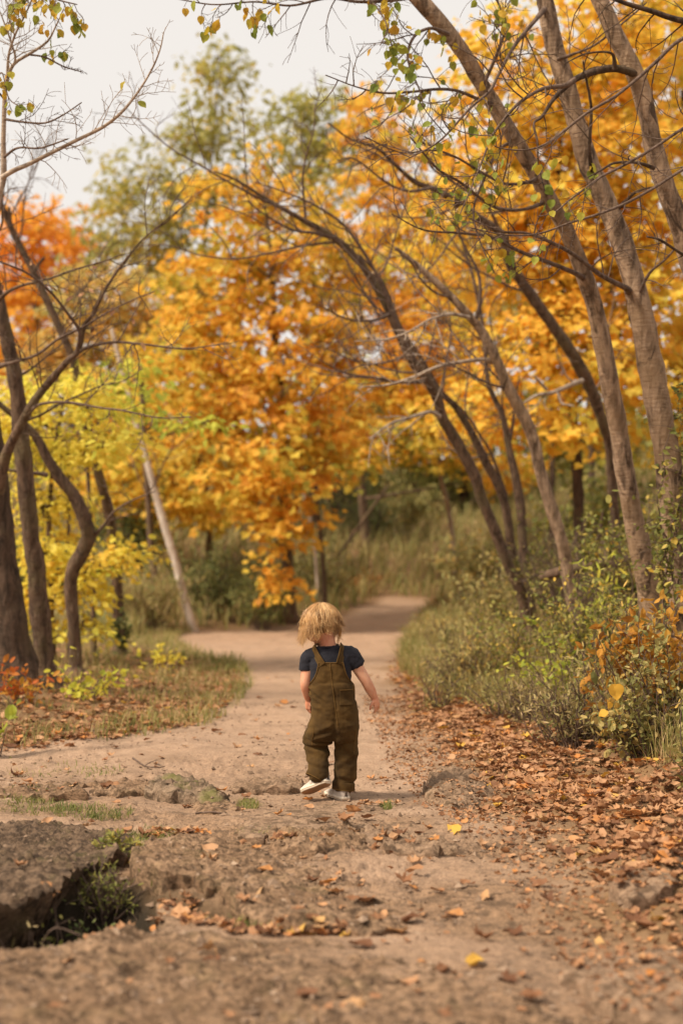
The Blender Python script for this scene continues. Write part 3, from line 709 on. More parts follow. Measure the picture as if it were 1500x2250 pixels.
E5 = Tree('leaning_tree', 'rough dark stem arching left over the path, outermost of the clump', 'tree',
          [(1160, 1372, 34), (1148, 1310, 32), (1120, 1250, 30), (1090, 1175, 30), (1060, 1100, 30), (1040, 1040, 32), (1004, 972, 30), (972, 920, 30), (960, 876, 28), (940, 838, 28), (898, 780, 26), (858, 690, 24), (812, 606, 22), (775, 560, 20), (730, 520, 18), (660, 480, 14), (590, 440, 10), (520, 396, 7), (470, 376, 4)],
          13.0, 11.5, M['bark_brown'], 10, group='bare leaning trees right of the path', seed=5)
E5.branch([(905, 790, 16), (880, 735, 14), (850, 655, 12), (820, 590, 10), (760, 500, 8), (690, 450, 6), (620, 420, 4), (560, 400, 3)], 11.9, 11.3, TW, 10, .75, .006)
E5.branch([(965, 915, 14), (945, 905, 11), (905, 916, 9), (860, 930, 8), (830, 950, 5), (812, 965, 4)], 12.2, 11.4, M['bark_pale'], 5, .5, .006)
E5.branch([(930, 838, 13), (880, 840, 9), (820, 830, 8), (760, 820, 6), (700, 790, 3)], 12.1, 11.4, TW, 8, .6, .005)
E5.branch([(735, 524, 12), (690, 512, 9), (640, 504, 7), (580, 470, 5), (540, 440, 3)], 11.5, 11, TW, 8, .6, .005)
E5.branch([(858, 690, 12), (815, 705, 8), (760, 700, 6), (700, 670, 4)], 11.8, 11.2, TW, 8, .6, .005)
E5.wild(9, 1.5, .012, .45, 3, .15, TW)
E6 = Tree('leaning_tree', 'middle dark stem of the clump forking beside the outermost one', 'tree',
          [(1150, 1340, 26), (1136, 1262, 24), (1122, 1200, 24), (1110, 1115, 24), (1090, 1058, 24), (1062, 1008, 22), (1034, 948, 20), (1000, 894, 18), (966, 860, 16), (925, 790, 14), (880, 720, 12), (840, 620, 9), (790, 560, 6)],
          13.2, 12.4, M['bark_brown'], 10, group='bare leaning trees right of the path', seed=6)
E6.branch([(1112, 1088, 8), (1080, 1000, 7), (1050, 950, 6), (1020, 905, 5), (985, 872, 3)], 13, 12.4, TW, 6, .4, .005)
E6.wild(7, 1.1, .010, .4, 3, .15, TW)
E7 = Tree('leaning_tree', 'upright dark stem of the clump, innermost of its three', 'tree',
          [(1164, 1330, 30), (1150, 1230, 26), (1144, 1125, 26), (1132, 1050, 24), (1116, 978, 20), (1104, 915, 17), (1072, 842, 14), (1064, 750, 12), (1046, 640, 10), (1012, 520, 7), (990, 460, 4)],
          13.4, 13.0, M['bark_brown'], 10, group='bare leaning trees right of the path', seed=7)
E7.branch([(1118, 980, 10), (1126, 930, 8), (1130, 880, 6), (1140, 830, 3)], 13.3, 13.2, TW, 4, .4, .005)
E7.wild(7, 1.1, .010, .45, 3, .2, TW)
F6 = Tree('leaning_tree', 'grey brown tree with a snapped tip between the dark clump and the slim aspen', 'tree',
          [(1282, 1400, 40), (1252, 1300, 34), (1236, 1200, 34), (1214, 1130, 34), (1190, 1050, 33), (1170, 965, 32), (1150, 915, 32), (1115, 850, 30), (1088, 788, 28), (1058, 728, 26), (1030, 694, 24), (984, 646, 20), (934, 600, 18), (900, 570, 14), (868, 544, 9)],
          11.0, 10.4, M['bark_aspen'], 12, group='bare leaning trees right of the path', seed=8)
F6.branch([(1082, 796, 16), (1060, 790, 12), (1010, 796, 11), (962, 806, 10), (900, 832, 9), (850, 846, 6), (800, 850, 4)], 10.7, 10.2, M['bark_pale'], 7, .45, .005)
F6.branch([(1030, 698, 12), (990, 690, 10), (945, 702, 8), (900, 728, 7), (850, 745, 5), (780, 750, 3)], 10.5, 10, M['bark_pale'], 9, .5, .005)
F6.branch([(1046, 700, 12), (1054, 660, 10), (1050, 600, 8), (1020, 540, 6), (1000, 500, 3)], 10.5, 10.3, TW, 5, .4, .004)
F6.wild(4, .9, .010, .5, 3, .2, TW)
# --- the trunks at the left edge
GL = 'trunks crowding the left edge of the path'
L1 = Tree('ridged_tree', 'thickest dark trunk with deeply ridged bark at the far left edge', 'tree',
          [(40, 1480, 118), (24, 1380, 92), (8, 1260, 82), (-2, 1150, 78), (-8, 1060, 70), (-30, 900, 62), (-60, 650, 56), (-100, 300, 44), (-140, -100, 28)],
          10.2, 10.0, M['bark_dark'], 16, .16, group=GL, seed=9)
T = []
T += L1.branch([(-8, 1080, 44), (8, 1020, 34), (22, 980, 28), (48, 930, 25), (78, 878, 24), (112, 836, 22), (150, 792, 18), (172, 770, 15), (186, 715, 12), (205, 690, 10), (230, 640, 8), (262, 590, 7), (310, 530, 5), (360, 488, 4), (400, 455, 3)], 9.9, 9.0, M['bark_brown'], 10, .55, .0045)
T += L1.branch([(150, 792, 14), (190, 764, 10), (250, 752, 8), (310, 756, 6), (400, 766, 5), (460, 760, 3), (500, 752, 2)], 9.5, 9.0, TW, 8, .45, .004)
T += L1.branch([(60, 910, 12), (90, 888, 8), (150, 884, 7), (220, 896, 6), (270, 902, 5), (350, 918, 4), (420, 916, 3)], 9.7, 9.0, TW, 6, .4, .0035)
T += L1.branch([(170, 772, 12), (175, 730, 9), (150, 690, 8), (110, 640, 7), (60, 600, 6), (0, 575, 5), (-40, 560, 4)], 9.4, 8.8, TW, 7, .45, .004)
T += L1.branch([(-20, 810, 22), (30, 796, 10), (80, 780, 8), (130, 744, 7), (180, 720, 6), (230, 690, 5), (290, 660, 4), (340, 640, 3)], 9.8, 9.0, TW, 8, .45, .004)
T += L1.branch([(-30, 690, 18), (20, 640, 9), (75, 620, 8), (110, 612, 7), (160, 594, 6), (235, 572, 4), (265, 560, 3)], 9.8, 8.6, M['bark_brown'], 8, .45, .0035)
L1.leaves(pick(T, 24, [(100, 650, 160, 120, .3), (260, 720, 60, 60, .3)], 8), 'oval', 0.06, M['leaf_dry_single'], 8)
L2 = Tree('split_tree', 'slim leaning trunk with a long black split beside the thickest one', 'tree',
          [(104, 1488, 62), (94, 1400, 54), (84, 1300, 50), (72, 1200, 48), (62, 1120, 46), (52, 1010, 44), (42, 900, 42), (28, 800, 38), (6, 700, 34), (-24, 560, 30), (-60, 400, 24)],
          10.6, 10.2, M['bark_brown'], 14, .2, group=GL, seed=10)
L2.wild(4, .9, .01, .5, 3, .2, TW)
L3 = Tree('crooked_tree', 'crooked trunk bent like an elbow, third from the left edge', 'tree',
          [(166, 1452, 36), (162, 1370, 34), (156, 1300, 34), (160, 1255, 38), (182, 1212, 40), (194, 1180, 40), (186, 1140, 38), (164, 1090, 34), (132, 1050, 30), (106, 1010, 28), (86, 970, 24), (64, 940, 20), (26, 910, 16), (-10, 880, 14), (-80, 820, 10)],
          11.6, 11.0, M['bark_brown'], 14, .14, group=GL, seed=11)
L3.branch([(104, 1044, 14), (80, 1040, 10), (40, 1036, 8), (0, 1030, 6)], 11.2, 11, TW, 3, .3, .004)
L3.branch([(205, 1180, 14), (230, 1152, 8), (250, 1125, 6), (290, 1100, 5), (340, 1080, 3)], 11.4, 11, TW, 5, .4, .004)
L4 = Tree('straight_tree', 'slender trunk set back from the left edge with ivy at its foot', 'tree',
          [(262, 1400, 32), (258, 1300, 29), (252, 1210, 28), (243, 1140, 27), (222, 1060, 26), (195, 960, 25), (178, 880, 24), (160, 790, 22), (122, 700, 21), (78, 606, 20), (34, 520, 18), (4, 452, 17), (-40, 360, 14)],
          14.5, 13.5, M['bark_brown'], 12, .1, group=GL, seed=12)
L4.branch([(75, 600, 10), (82, 585, 10), (98, 565, 7)], 13.7, 13.6, M['bark_dark'])
L4.branch([(25, 505, 10), (22, 470, 9), (20, 455, 7)], 13.6, 13.5, M['bark_dark'])
L4.wild(6, 1.1, .010, .4, 3, .2, TW)
L5 = Tree('birch_tree', 'thin whitish birch leaning left at the edge of the clearing', 'tree',
          [(427, 1388, 23), (413, 1340, 23), (400, 1290, 22), (378, 1210, 22), (356, 1135, 21), (345, 1095, 20), (322, 1010, 18), (280, 860, 14), (245, 720, 10)], 19.5, 19.5, M['bark_white'], 10, .05, seed=13)
L5.wild(5, 1.4, .015, .5, 2, .2, TW)
L6 = Tree('grey_tree', 'short stretch of grey trunk just left of the whitish birch', 'tree',
          [(348, 1330, 22), (340, 1260, 19), (332, 1200, 18), (326, 1100, 17), (316, 950, 15), (310, 800, 12)], 21, 21, M['bark_brown'], 10, .06, seed=14)
L6.wild(4, 1.4, .015, .5, 2, .2, TW)
# --- the bare sharp sapling rising at the upper left
S0 = Tree('bare_sapling', 'smooth grey sapling with green leaf tufts in the upper left sky', 'tree',
          [(-70, 1500, 36), (-66, 1200, 32), (-50, 900, 28), (-30, 640, 24), (-6, 450, 19), (8, 390, 17), (8, 310, 13), (10, 240, 12), (14, 185, 11), (30, 142, 9), (66, 118, 8), (104, 92, 6), (122, 60, 4), (140, 20, 3)],
          7.6, 7.3, M['bark_pale'], 10, .05, seed=15)
T = []
T += S0.branch([(5, 390, 14), (30, 375, 13), (65, 360, 12), (125, 330, 11), (165, 310, 10), (225, 280, 9), (268, 246, 8), (305, 200, 6), (335, 150, 5), (352, 108, 4), (360, 70, 3)], 7.35, 7.0, M['bark_pale'], 16, .26, .0022, up=.05)
T += S0.branch([(17, 165, 9), (20, 120, 7), (34, 76, 6), (52, 40, 5), (70, 0, 4), (80, -40, 3)], 7.3, 7.1, M['bark_pale'], 9, .25, .0025)
T += S0.branch([(14, 170, 8), (34, 132, 6), (24, 90, 5), (10, 50, 4), (-10, 0, 3)], 7.3, 7.2, M['bark_pale'], 8, .25, .0025)
T += S0.branch([(12, 262, 8), (50, 268, 6), (100, 270, 5), (140, 252, 4), (180, 225, 3)], 7.3, 7.1, TW, 5, .2, .002)
T += S0.branch([(10, 345, 8), (40, 325, 6), (90, 325, 5), (150, 305, 4)], 7.3, 7.1, TW, 5, .2, .002)
T += S0.branch([(64, 120, 6), (100, 126, 5), (140, 146, 4), (180, 158, 3)], 7.3, 7.2, TW, 4, .15, .002)
T += S0.branch([(8, 215, 7), (-10, 190, 5), (5, 160, 4), (20, 215, 3), (45, 235, 3)], 7.3, 7.1, TW, 5, .12, .002, up=-.3)
T += S0.branch([(-30, -60, 12), (20, -40, 8), (80, -20, 7), (130, 0, 5), (170, 10, 3)], 7.2, 7.0, TW, 9, .2, .0025, up=-.6)
S0.leaves(pick(T, 105, [(85, 15, 110, 50, .9), (125, 95, 30, 35, .9), (10, 180, 30, 35, .8), (45, 215, 40, 35, .9), (130, 40, 60, 40, .7), (320, 200, 60, 60, .06), (60, 370, 60, 30, .06)], 9), 'aspen', 0.046, M['leaf_aspen'], 9)

# ---------------------------------------------------------------- leafy trees behind
GM = 'autumn trees in full leaf behind the path'
def leafy(name, label, rows, d, mat, blobs, leaf, size, lmat, cover, tint, seed, **kw):
    t = Tree(name, label, 'tree', rows, d, d, mat, 8, .08, group=GM, seed=seed)
    t.crown(blobs, leaf, size, lmat, cover, tint=tint, **kw)
    return t
leafy('maple_tree', 'golden maple filling the sky behind the leaning aspens', [(1268, 1060, 30), (1262, 960, 26), (1250, 850, 24), (1235, 700, 22), (1225, 500, 18), (1230, 300, 14), (1240, 100, 10)], 17, M['bark_dark'],
      [(1150, 220, 190, 190, 17, 1.6), (1330, 300, 200, 240, 17, 1.6), (1060, 480, 190, 190, 17.5, 1.6), (1250, 520, 220, 190, 17, 1.6, .1), (1400, 620, 150, 160, 17, 1.5), (1190, 760, 210, 130, 16.5, 1.5, .15), (1360, 830, 180, 110, 16.5, 1.4), (1080, 900, 150, 90, 16.5, 1.3, .05), (1290, 960, 150, 60, 16.3, 1.2, -.05), (1380, 60, 180, 150, 17, 1.5)],
      'far', .105, M['leaf_gold'], 2.9, (.60, .24), 21, flat=.3)
leafy('maple_tree', 'orange maple with greenish lower boughs over the bend of the path', [(800, 1150, 26), (792, 1050, 24), (775, 900, 22), (768, 800, 20), (790, 600, 16), (815, 400, 11)], 29, M['bark_brown'],
      [(830, 330, 110, 120, 26.5, 1.6), (880, 480, 150, 130, 26.5, 1.6), (800, 640, 150, 150, 27.0, 1.6), (920, 680, 150, 130, 26.0, 1.6, .15), (960, 800, 150, 110, 25.5, 1.5, .15), (860, 860, 150, 110, 26.0, 1.5), (900, 980, 170, 70, 25.5, 1.5, -.38), (790, 1000, 120, 60, 26.0, 1.4, -.2), (1020, 960, 120, 70, 25.0, 1.3, -.1), (1110, 1040, 120, 45, 25.0, 1.2, -.05), (790, 250, 70, 60, 26.5, 1.2)],
      'far', .125, M['leaf_maple'], 2.6, (.54, .22), 22, flat=.3)
leafy('maple_tree', 'yellow maple beyond the upper right corner', [(1545, 1080, 30), (1530, 900, 26), (1520, 600, 22), (1500, 200, 16)], 19, M['bark_dark'],
      [(1500, 150, 170, 230, 19, 1.5), (1540, 480, 150, 200, 19, 1.5), (1480, 800, 160, 130, 18.5, 1.5), (1600, 800, 160, 200, 18.5, 1.5), (1430, 950, 120, 60, 18, 1.2, -.1), (1650, 300, 150, 300, 19, 1.5)],
      'far', .11, M['leaf_gold'], 2.6, (.62, .2), 23, gap=.35)
leafy('maple_tree', 'orange leaved maple with low drooping boughs beside the clearing', [(636, 1300, 34), (628, 1180, 30), (620, 1060, 28), (616, 900, 26), (604, 740, 22), (596, 580, 16), (580, 430, 10)], 21, M['bark_brown'],
      [(590, 430, 80, 110, 21.3, 1.1, -.05), (500, 560, 80, 110, 21, 1.2, -.15), (590, 620, 130, 120, 21, 1.3), (470, 720, 110, 110, 20.7, 1.2, -.05), (620, 800, 150, 120, 20.5, 1.4, .1), (520, 860, 130, 110, 20.3, 1.3, .05), (690, 930, 110, 110, 20.5, 1.3, .1), (580, 1000, 150, 100, 20, 1.3), (520, 1090, 110, 70, 20, 1.1), (650, 1100, 90, 80, 19.8, 1.0, .05), (600, 1180, 70, 60, 19.6, .8), (618, 1280, 48, 50, 19.4, .5, .1), (720, 740, 90, 110, 21, 1.2, -.05), (400, 640, 80, 90, 21.3, 1.1, -.1), (400, 830, 100, 100, 21, 1.2, -.1), (430, 960, 110, 90, 20.7, 1.2, -.05), (740, 600, 100, 100, 21.5, 1.2, -.1), (660, 500, 110, 90, 21.8, 1.2, -.05), (720, 1010, 100, 70, 20.5, 1.1, -.05), (470, 430, 60, 60, 21.5, .9, -.1)],
      'far', .12, M['leaf_maple'], 2.5, (.50, .22), 24, gap=.55)
leafy('yellow_tree', 'bright yellow small tree shining between the left trunks', [(118, 1440, 16), (112, 1300, 15), (108, 1150, 14), (120, 1000, 12), (140, 880, 9)], 13.2, M['bark_brown'],
      [(60, 900, 120, 70, 13.2, .8, .1), (190, 880, 110, 60, 13, .8), (110, 1000, 120, 60, 13.2, .8), (230, 980, 120, 45, 13, .7), (90, 1110, 100, 60, 13.2, .7, .1), (100, 1220, 95, 70, 13.2, .7, .15), (70, 1330, 80, 60, 13.2, .6, .15), (190, 1270, 70, 70, 13, .5, .1), (280, 1230, 60, 45, 12.8, .4, .15), (180, 1380, 60, 40, 13, .4)],
      'round', .062, M['leaf_yellow'], 2.7, (.55, .16), 25, spray=.2, per=16)
leafy('lime_tree', 'lime green leaved bough tree reaching right above the clearing', [(205, 1300, 13), (200, 1150, 12), (190, 1000, 11), (180, 900, 9)], 14.5, M['bark_brown'],
      [(300, 830, 60, 55, 14, .5, -.1), (250, 900, 90, 40, 14, .5), (350, 930, 90, 26, 13.8, .4, -.1), (460, 924, 80, 22, 13.6, .4, -.05), (160, 850, 80, 50, 14.2, .5)],
      'oval', .085, M['leaf_lime'], 2.2, (.45, .22), 26, spray=.22, per=16)
leafy('orange_tree', 'soft orange yellow tree behind the left trunks', [(455, 1270, 20), (460, 1150, 18), (440, 1000, 15), (400, 850, 11)], 25, M['bark_brown'],
      [(330, 1010, 130, 90, 25, 1.4), (420, 920, 120, 110, 25.5, 1.4, .1), (290, 880, 130, 100, 25.5, 1.4, -.05), (400, 1100, 120, 60, 24.5, 1.2, .05), (330, 1120, 110, 70, 24.5, 1.2), (490, 1130, 80, 50, 24.5, 1.0), (250, 1060, 120, 80, 25, 1.3), (360, 800, 120, 70, 25.5, 1.3)],
      'far', .13, M['leaf_gold'], 2.6, (.55, .22), 27)
leafy('orange_tree', 'reddish orange round topped tree far off at the left', [(70, 1250, 30), (72, 1000, 28), (80, 760, 24), (85, 580, 16)], 38, M['bark_brown'],
      [(90, 500, 110, 62, 38, 2), (40, 560, 110, 80, 38, 2), (150, 560, 70, 60, 38, 2), (60, 660, 120, 70, 38, 2, .3), (20, 760, 120, 80, 38, 2, .4)],
      'far', .17, M['leaf_red'], 3.0, (.4, .25), 28, spray=.45)
leafy('oak_tree', 'tall thin olive green tree poking high into the pale sky', [(420, 1240, 24), (430, 1000, 20), (440, 700, 15), (455, 450, 9), (475, 250, 5), (482, 120, 3)], 33, M['bark_brown'],
      [(476, 120, 40, 36, 33, .8), (440, 165, 42, 40, 33, .8), (510, 165, 42, 40, 33, .8), (530, 130, 30, 14, 33, .6), (475, 240, 55, 45, 33, 1), (440, 310, 70, 50, 33, 1.2), (520, 300, 70, 50, 33, 1.2), (370, 320, 60, 50, 33, 1.2), (290, 385, 70, 60, 33, 1.3), (390, 410, 90, 60, 33, 1.4), (270, 470, 70, 60, 33, 1.3, .1), (360, 500, 110, 70, 33, 1.5, .15), (470, 420, 80, 60, 33, 1.4, .1), (300, 560, 100, 60, 33, 1.4, .2), (400, 600, 110, 70, 33, 1.4, .25), (220, 540, 40, 60, 33, 1)],
      'oval', .17, M['leaf_olive'], 2.9, (.45, .2), 29, spray=.42, per=18, flat=.6)
leafy('oak_tree', 'rounded olive green tree behind the gold crowns at top centre', [(690, 1200, 24), (690, 900, 20), (688, 600, 14), (680, 350, 6)], 31, M['bark_brown'],
      [(690, 215, 55, 40, 31, 1.2), (650, 270, 75, 60, 31, 1.4), (735, 270, 70, 60, 31, 1.4), (640, 350, 70, 60, 31, 1.4, .1), (720, 360, 90, 70, 31, 1.4, .15), (700, 470, 100, 80, 31, 1.4, .3)],
      'oval', .17, M['leaf_olive'], 3.2, (.40, .18), 30, spray=.45)
leafy('oak_tree', 'dull brownish orange tree filling the gap left of the maple', [(300, 1260, 28), (290, 1000, 25), (285, 800, 18)], 29, M['bark_brown'],
      [(270, 640, 110, 60, 29, 1.4), (360, 690, 110, 70, 29, 1.4), (220, 720, 120, 70, 29, 1.4, .1), (310, 780, 130, 70, 29, 1.4, .1), (170, 640, 70, 70, 29.5, 1.4, -.2), (430, 650, 70, 80, 29, 1.4), (150, 790, 120, 80, 29, 1.4, .1)],
      'far', .15, M['leaf_dull'], 2.8, (.5, .25), 31, spray=.4)
leafy('oak_tree', 'dim olive tree closing the woods behind the bend', [(1020, 1130, 30), (1015, 950, 28), (1010, 700, 22)], 36, M['bark_dark'],
      [(1000, 900, 220, 120, 36, 2.5), (800, 900, 200, 120, 37, 2.5), (1200, 950, 220, 90, 36, 2.5), (700, 1050, 160, 70, 37, 2.5, -.2), (1400, 980, 200, 90, 35, 2.5), (1000, 1050, 200, 40, 36, 2, -.2), (1080, 640, 220, 160, 37, 2.5, .3)],
      'far', .2, M['leaf_olive'], 2.4, (.45, .25), 32, spray=.6)
leafy('oak_tree', 'dim brown tree closing the woods at the left', [(180, 1250, 26), (170, 1000, 24), (160, 800, 18)], 36, M['bark_dark'],
      [(100, 900, 200, 120, 36, 2.5), (350, 950, 200, 120, 37, 2.5), (520, 1050, 160, 90, 36, 2.5), (100, 1080, 160, 80, 36, 2, -.1), (330, 1120, 160, 50, 36, 2, -.2)],
      'far', .2, M['leaf_dull'], 2.3, (.45, .25), 33, spray=.6)
# --- slim stems of the woods
def stem(label, rows, d, mat, seed, wild=2, name='slim_tree', group='slim bare stems standing in the woods'):
    t = Tree(name, label, 'tree', rows, d, d, mat, 8, .06, group=group, seed=seed, flare=1.1)
    if wild: t.wild(wild, 1.2, .012, .5, 2, .3, TW, 3)
    return t
stem('slim brown stem under the orange boughs right of the big maple trunk', [(711, 1262, 15), (706, 1200, 14), (698, 1120, 13), (688, 1060, 12), (676, 950, 11), (670, 800, 8)], 22, M['bark_brown'], 51)
stem('thin whitish stem under the orange boughs, leaning left', [(692, 1200, 10), (688, 1170, 11), (678, 1120, 11), (668, 1085, 9), (664, 1020, 8)], 23, M['bark_pale'], 52)
stem('pale straight post-like stem on the slope above the bend', [(994, 1190, 14), (988, 1140, 14), (978, 1090, 14), (968, 1050, 12), (960, 960, 10)], 26, M['bark_pale'], 53, 1)
stem('dark trunk in the gloom behind the right gold boughs', [(1212, 1080, 16), (1212, 960, 18), (1210, 850, 16), (1206, 650, 12)], 24, M['bark_dark'], 54)
stem('short dark trunk in the gloom near the thick aspen', [(1300, 1080, 18), (1296, 950, 17), (1290, 800, 14), (1286, 700, 10)], 22, M['bark_dark'], 55)
stem('dim brown trunk behind the far bushes left of the maple', [(462, 1240, 16), (460, 1180, 16), (456, 1100, 14), (450, 950, 11)], 27, M['bark_brown'], 56)
stem('thin upright stem between the left trunks', [(152, 1300, 9), (152, 1200, 9), (150, 1100, 8), (150, 1000, 6)], 13.5, M['bark_brown'], 57)
def log(label, rows, d0, d1, mat, seed):
    pts, rad = px_line(rows, d0, d1); L = smooth_line(np.c_[pts, rad], 24)
    mb = MB(); tube(mb, L[:, :3], L[:, 3], 10, .12); tube(mb, L[:2, :3][::-1], L[:2, 3], 10, 0)
    root = empty('fallen_log', tuple(pts.mean(0))); tag(root, label, 'log')
    mb.build('log_trunk', mat, root)
    m2 = MB(); k = L[10]; tube(m2, np.array([k[:3], k[:3] + [.1, -.15, .25], k[:3] + [.12, -.2, .45]]), [k[3] * .4, k[3] * .3, k[3] * .2], 6); m2.build('branch_stub', mat, root)
log('thin fallen trunk propped slantwise on the slope behind the child', [(726, 1246, 9), (760, 1196, 9), (800, 1140, 9), (836, 1090, 8), (850, 1070, 6)], 27, 28, M['bark_brown'], 1)
log('thick fallen log lying behind the slim aspens', [(1190, 1268, 24), (1255, 1250, 28), (1330, 1236, 28), (1420, 1228, 24)], 11.8, 11.2, M['bark_brown'], 2)
# ================================================================ shrubs, weeds and grass
def shrub(name, label, cat, spot, w, h, leaf, size, mat, n, seed, stems=14, group=None, smat=None, lean=(0, 0), flat=0.6, tint=(.5, .25), wild=0.5, low=0.0, d=None, droop=.2, extra=None):
    """a bush from its foot: fanned stems with side twigs, leaves along them; spot is its foot in the photograph"""
    r_ = np.random.default_rng(seed + 500)
    if d is None: base = G(*spot)
    else:
        base = P(spot[0], spot[1], d); base[2] = float(H(base[0], base[1]))
    dist = base[1]; W = w * dist / FPX / 2; Hh = h * dist / FPX
    root = empty(name, tuple(base)); tag(root, label, cat, group)
    sb = MB(); pts = []; tan = []
    for k in range(stems):
        a = r_.uniform(0, 2 * math.pi); rr = math.sqrt(r_.uniform(0.02, 1))
        end = base + np.array([math.cos(a) * rr * W + lean[0] * W, math.sin(a) * rr * W * 0.8 + lean[1] * W, Hh * (1 - .35 * rr ** 2) * r_.uniform(.55, 1.05)])
        b = base + np.array([math.cos(a), math.sin(a), 0]) * W * r_.uniform(.02, .35) * rr
        b[2] = float(H(b[0], b[1])) - .02
        mid = (b + end) / 2 + r_.normal(size=3) * W * .12 + [0, 0, Hh * .10]
        L = smooth_line(np.array([b, mid, end]), 9)
        tube(sb, L, np.linspace(.0045, .0015, 9) * max(1, Hh * 1.5), 4, cap=False)
        for s in range(3):
            i = r_.integers(2, 8); dr = unit(unit(L[i] - L[i - 1]) + r_.normal(size=3) * .7)
            q = L[i] + dr * np.linspace(0, Hh * r_.uniform(.15, .35), 5)[:, None] + np.array([0, 0, -.02]) * np.linspace(0, 1, 5)[:, None] ** 2
            tube(sb, q, np.linspace(.002, .001, 5) * max(1, Hh * 1.5), 3, cap=False)
            pts.append(q[1:]); tan.append(np.repeat([dr], 4, 0))
        k0 = 2 + int(low * 6); pts.append(L[k0:]); tan.append(np.gradient(L, axis=0)[k0:])
    pts = np.concatenate(pts); tan = unit(np.concatenate(tan))
    i = r_.integers(0, len(pts), n)
    p = pts[i] + r_.normal(size=(n, 3)) * np.array([W, W, Hh * .5]) * .07
    ax = tan[i] * .5 + rand_dirs(n, r_) * wild + np.array([0, 0, -droop])
    no = np.array([0, 0, 1.0]) + r_.normal(size=(n, 3)) * flat
    lb = MB(); tm = [leaf_template(leaf, r_.uniform(.1, .4), r_.uniform(-.1, .5), 1, r_.uniform(-.6, .6), 3 + k) for k in range(3)]
    clump = np.clip(tint[0] + .5 * tint[1] * fbm(p[:, 0] * 5, p[:, 2] * 5, 2, seed) + r_.normal(size=n) * tint[1], 0, 1); w_ = r_.integers(0, 3, n)
    for k in range(3):
        s = w_ == k; add_leaves(lb, tm[k], p[s], ax[s], no[s], size * r_.uniform(.55, 1.25, s.sum()), clump[s])
    sb.build('stems', smat or M['twig'], root); lb.build('foliage', mat, root, smooth=False)
    return root
GB = 'shrubs and weeds along the verge'
shrub('shrub', 'green small leaved shrub in front of the dark stem clump', 'shrub', (1155, 1500), 250, 210, 'oval', .034, M['leaf_green'], 1500, 1, 26, GB, tint=(.55, .22))
shrub('shrub', 'tall green shrub at the foot of the grey brown tree', 'shrub', (1300, 1520), 260, 270, 'oval', .036, M['leaf_green'], 1900, 2, 28, GB, tint=(.5, .25))
shrub('shrub', 'loose sage green weeds thinning out towards the path', 'shrub', (1010, 1500), 190, 150, 'lance', .045, M['leaf_sage'], 1100, 3, 26, GB, tint=(.55, .25))
shrub('shrub', 'rust orange shrub of curled dead leaves below the thick aspen', 'shrub', (1440, 1500), 300, 330, 'oval', .06, M['leaf_rust'], 1150, 4, 34, GB, tint=(.6, .28), d=6.9, wild=.9)
shrub('shrub', 'grey green leafed twigs tangled into the rust orange shrub', 'shrub', (1440, 1560), 280, 260, 'oval', .036, M['leaf_sage'], 900, 5, 28, GB, tint=(.5, .25), d=6.6)
shrub('shrub', 'low green and yellow bramble on the leafy slope', 'shrub', (1410, 1660), 230, 160, 'round', .034, M['leaf_sage'], 620, 6, 26, GB, tint=(.65, .3))
shrub('shrub', 'leafy sage green shrub cut by the picture edge above the litter', 'shrub', (1520, 1730), 130, 170, 'oval', .045, M['leaf_sage'], 340, 7, 14, GB, tint=(.5, .2))
shrub('weed', 'yellow green willowy weed standing before the fallen log', 'weed', (1330, 1420), 110, 260, 'lance', .075, M['leaf_lime'], 330, 8, 10, GB, d=9.3, droop=.7)
shrub('weed', 'dry brown weed stalks beside the bramble', 'weed', (1240, 1640), 200, 130, 'lance', .03, M['straw'], 500, 9, 34, GB, tint=(.6, .3))
shrub('shrub', 'dim green shrub behind the dark stem clump', 'shrub', (1230, 1330), 240, 230, 'oval', .05, M['leaf_green'], 1300, 10, 24, GB, d=13.0, tint=(.45, .22))
shrub('shrub', 'yellowing green shrub where the right verge meets the bend', 'shrub', (1080, 1400), 200, 200, 'oval', .05, M['leaf_sage'], 1200, 11, 24, GB, d=15.0, tint=(.55, .25))
shrub('shrub', 'tall shrub of thin green twigs behind the slim aspen', 'shrub', (1400, 1330), 260, 300, 'oval', .045, M['leaf_green'], 1500, 12, 28, GB, d=10.2, tint=(.5, .25))
shrub('shrub', 'pale brown brush of bare twigs around the fallen log', 'shrub', (1260, 1330), 300, 260, 'lance', .04, M['straw'], 700, 13, 60, GB, d=12.2, tint=(.6, .3))
shrub('weed', 'feathery green tuft on the verge nearest the child', 'weed', (960, 1560), 150, 110, 'lance', .034, M['leaf_sage'], 700, 14, 24, GB, tint=(.6, .2), droop=0)
shrub('weed', 'low feathery weeds in front of the green small leaved shrub', 'weed', (1100, 1580), 200, 110, 'lance', .034, M['leaf_sage'], 800, 15, 30, GB, tint=(.6, .25), droop=0)
shrub('shrub', 'flame orange sapling at the foot of the thickest trunk', 'shrub', (50, 1530), 190, 130, 'oval', .062, M['leaf_sumac'], 170, 20, 12, GB, d=9.4, tint=(.4, .28), wild=.8, droop=.4)
shrub('shrub', 'yellow green seedlings between the split and crooked trunks', 'shrub', (190, 1530), 190, 110, 'round', .05, M['leaf_lime'], 150, 21, 12, GB, d=9.8, tint=(.6, .3))
shrub('weed', 'broad pale green leaves poking in at the left picture edge', 'weed', (-6, 1660), 60, 90, 'round', .075, M['leaf_lime'], 14, 22, 4, GB, tint=(.1, .15))
shrub('weed', 'spray of yellow leaves over the verge beside the set back trunk', 'weed', (340, 1480), 130, 80, 'round', .05, M['leaf_yellow'], 90, 23, 9, GB, tint=(.6, .2), d=12.5)
shrub('weed', 'ivy hugging the foot of the slender set back trunk', 'weed', (266, 1412), 50, 110, 'round', .06, M['leaf_bush'], 150, 24, 7, GB, d=14.2, tint=(.4, .3))
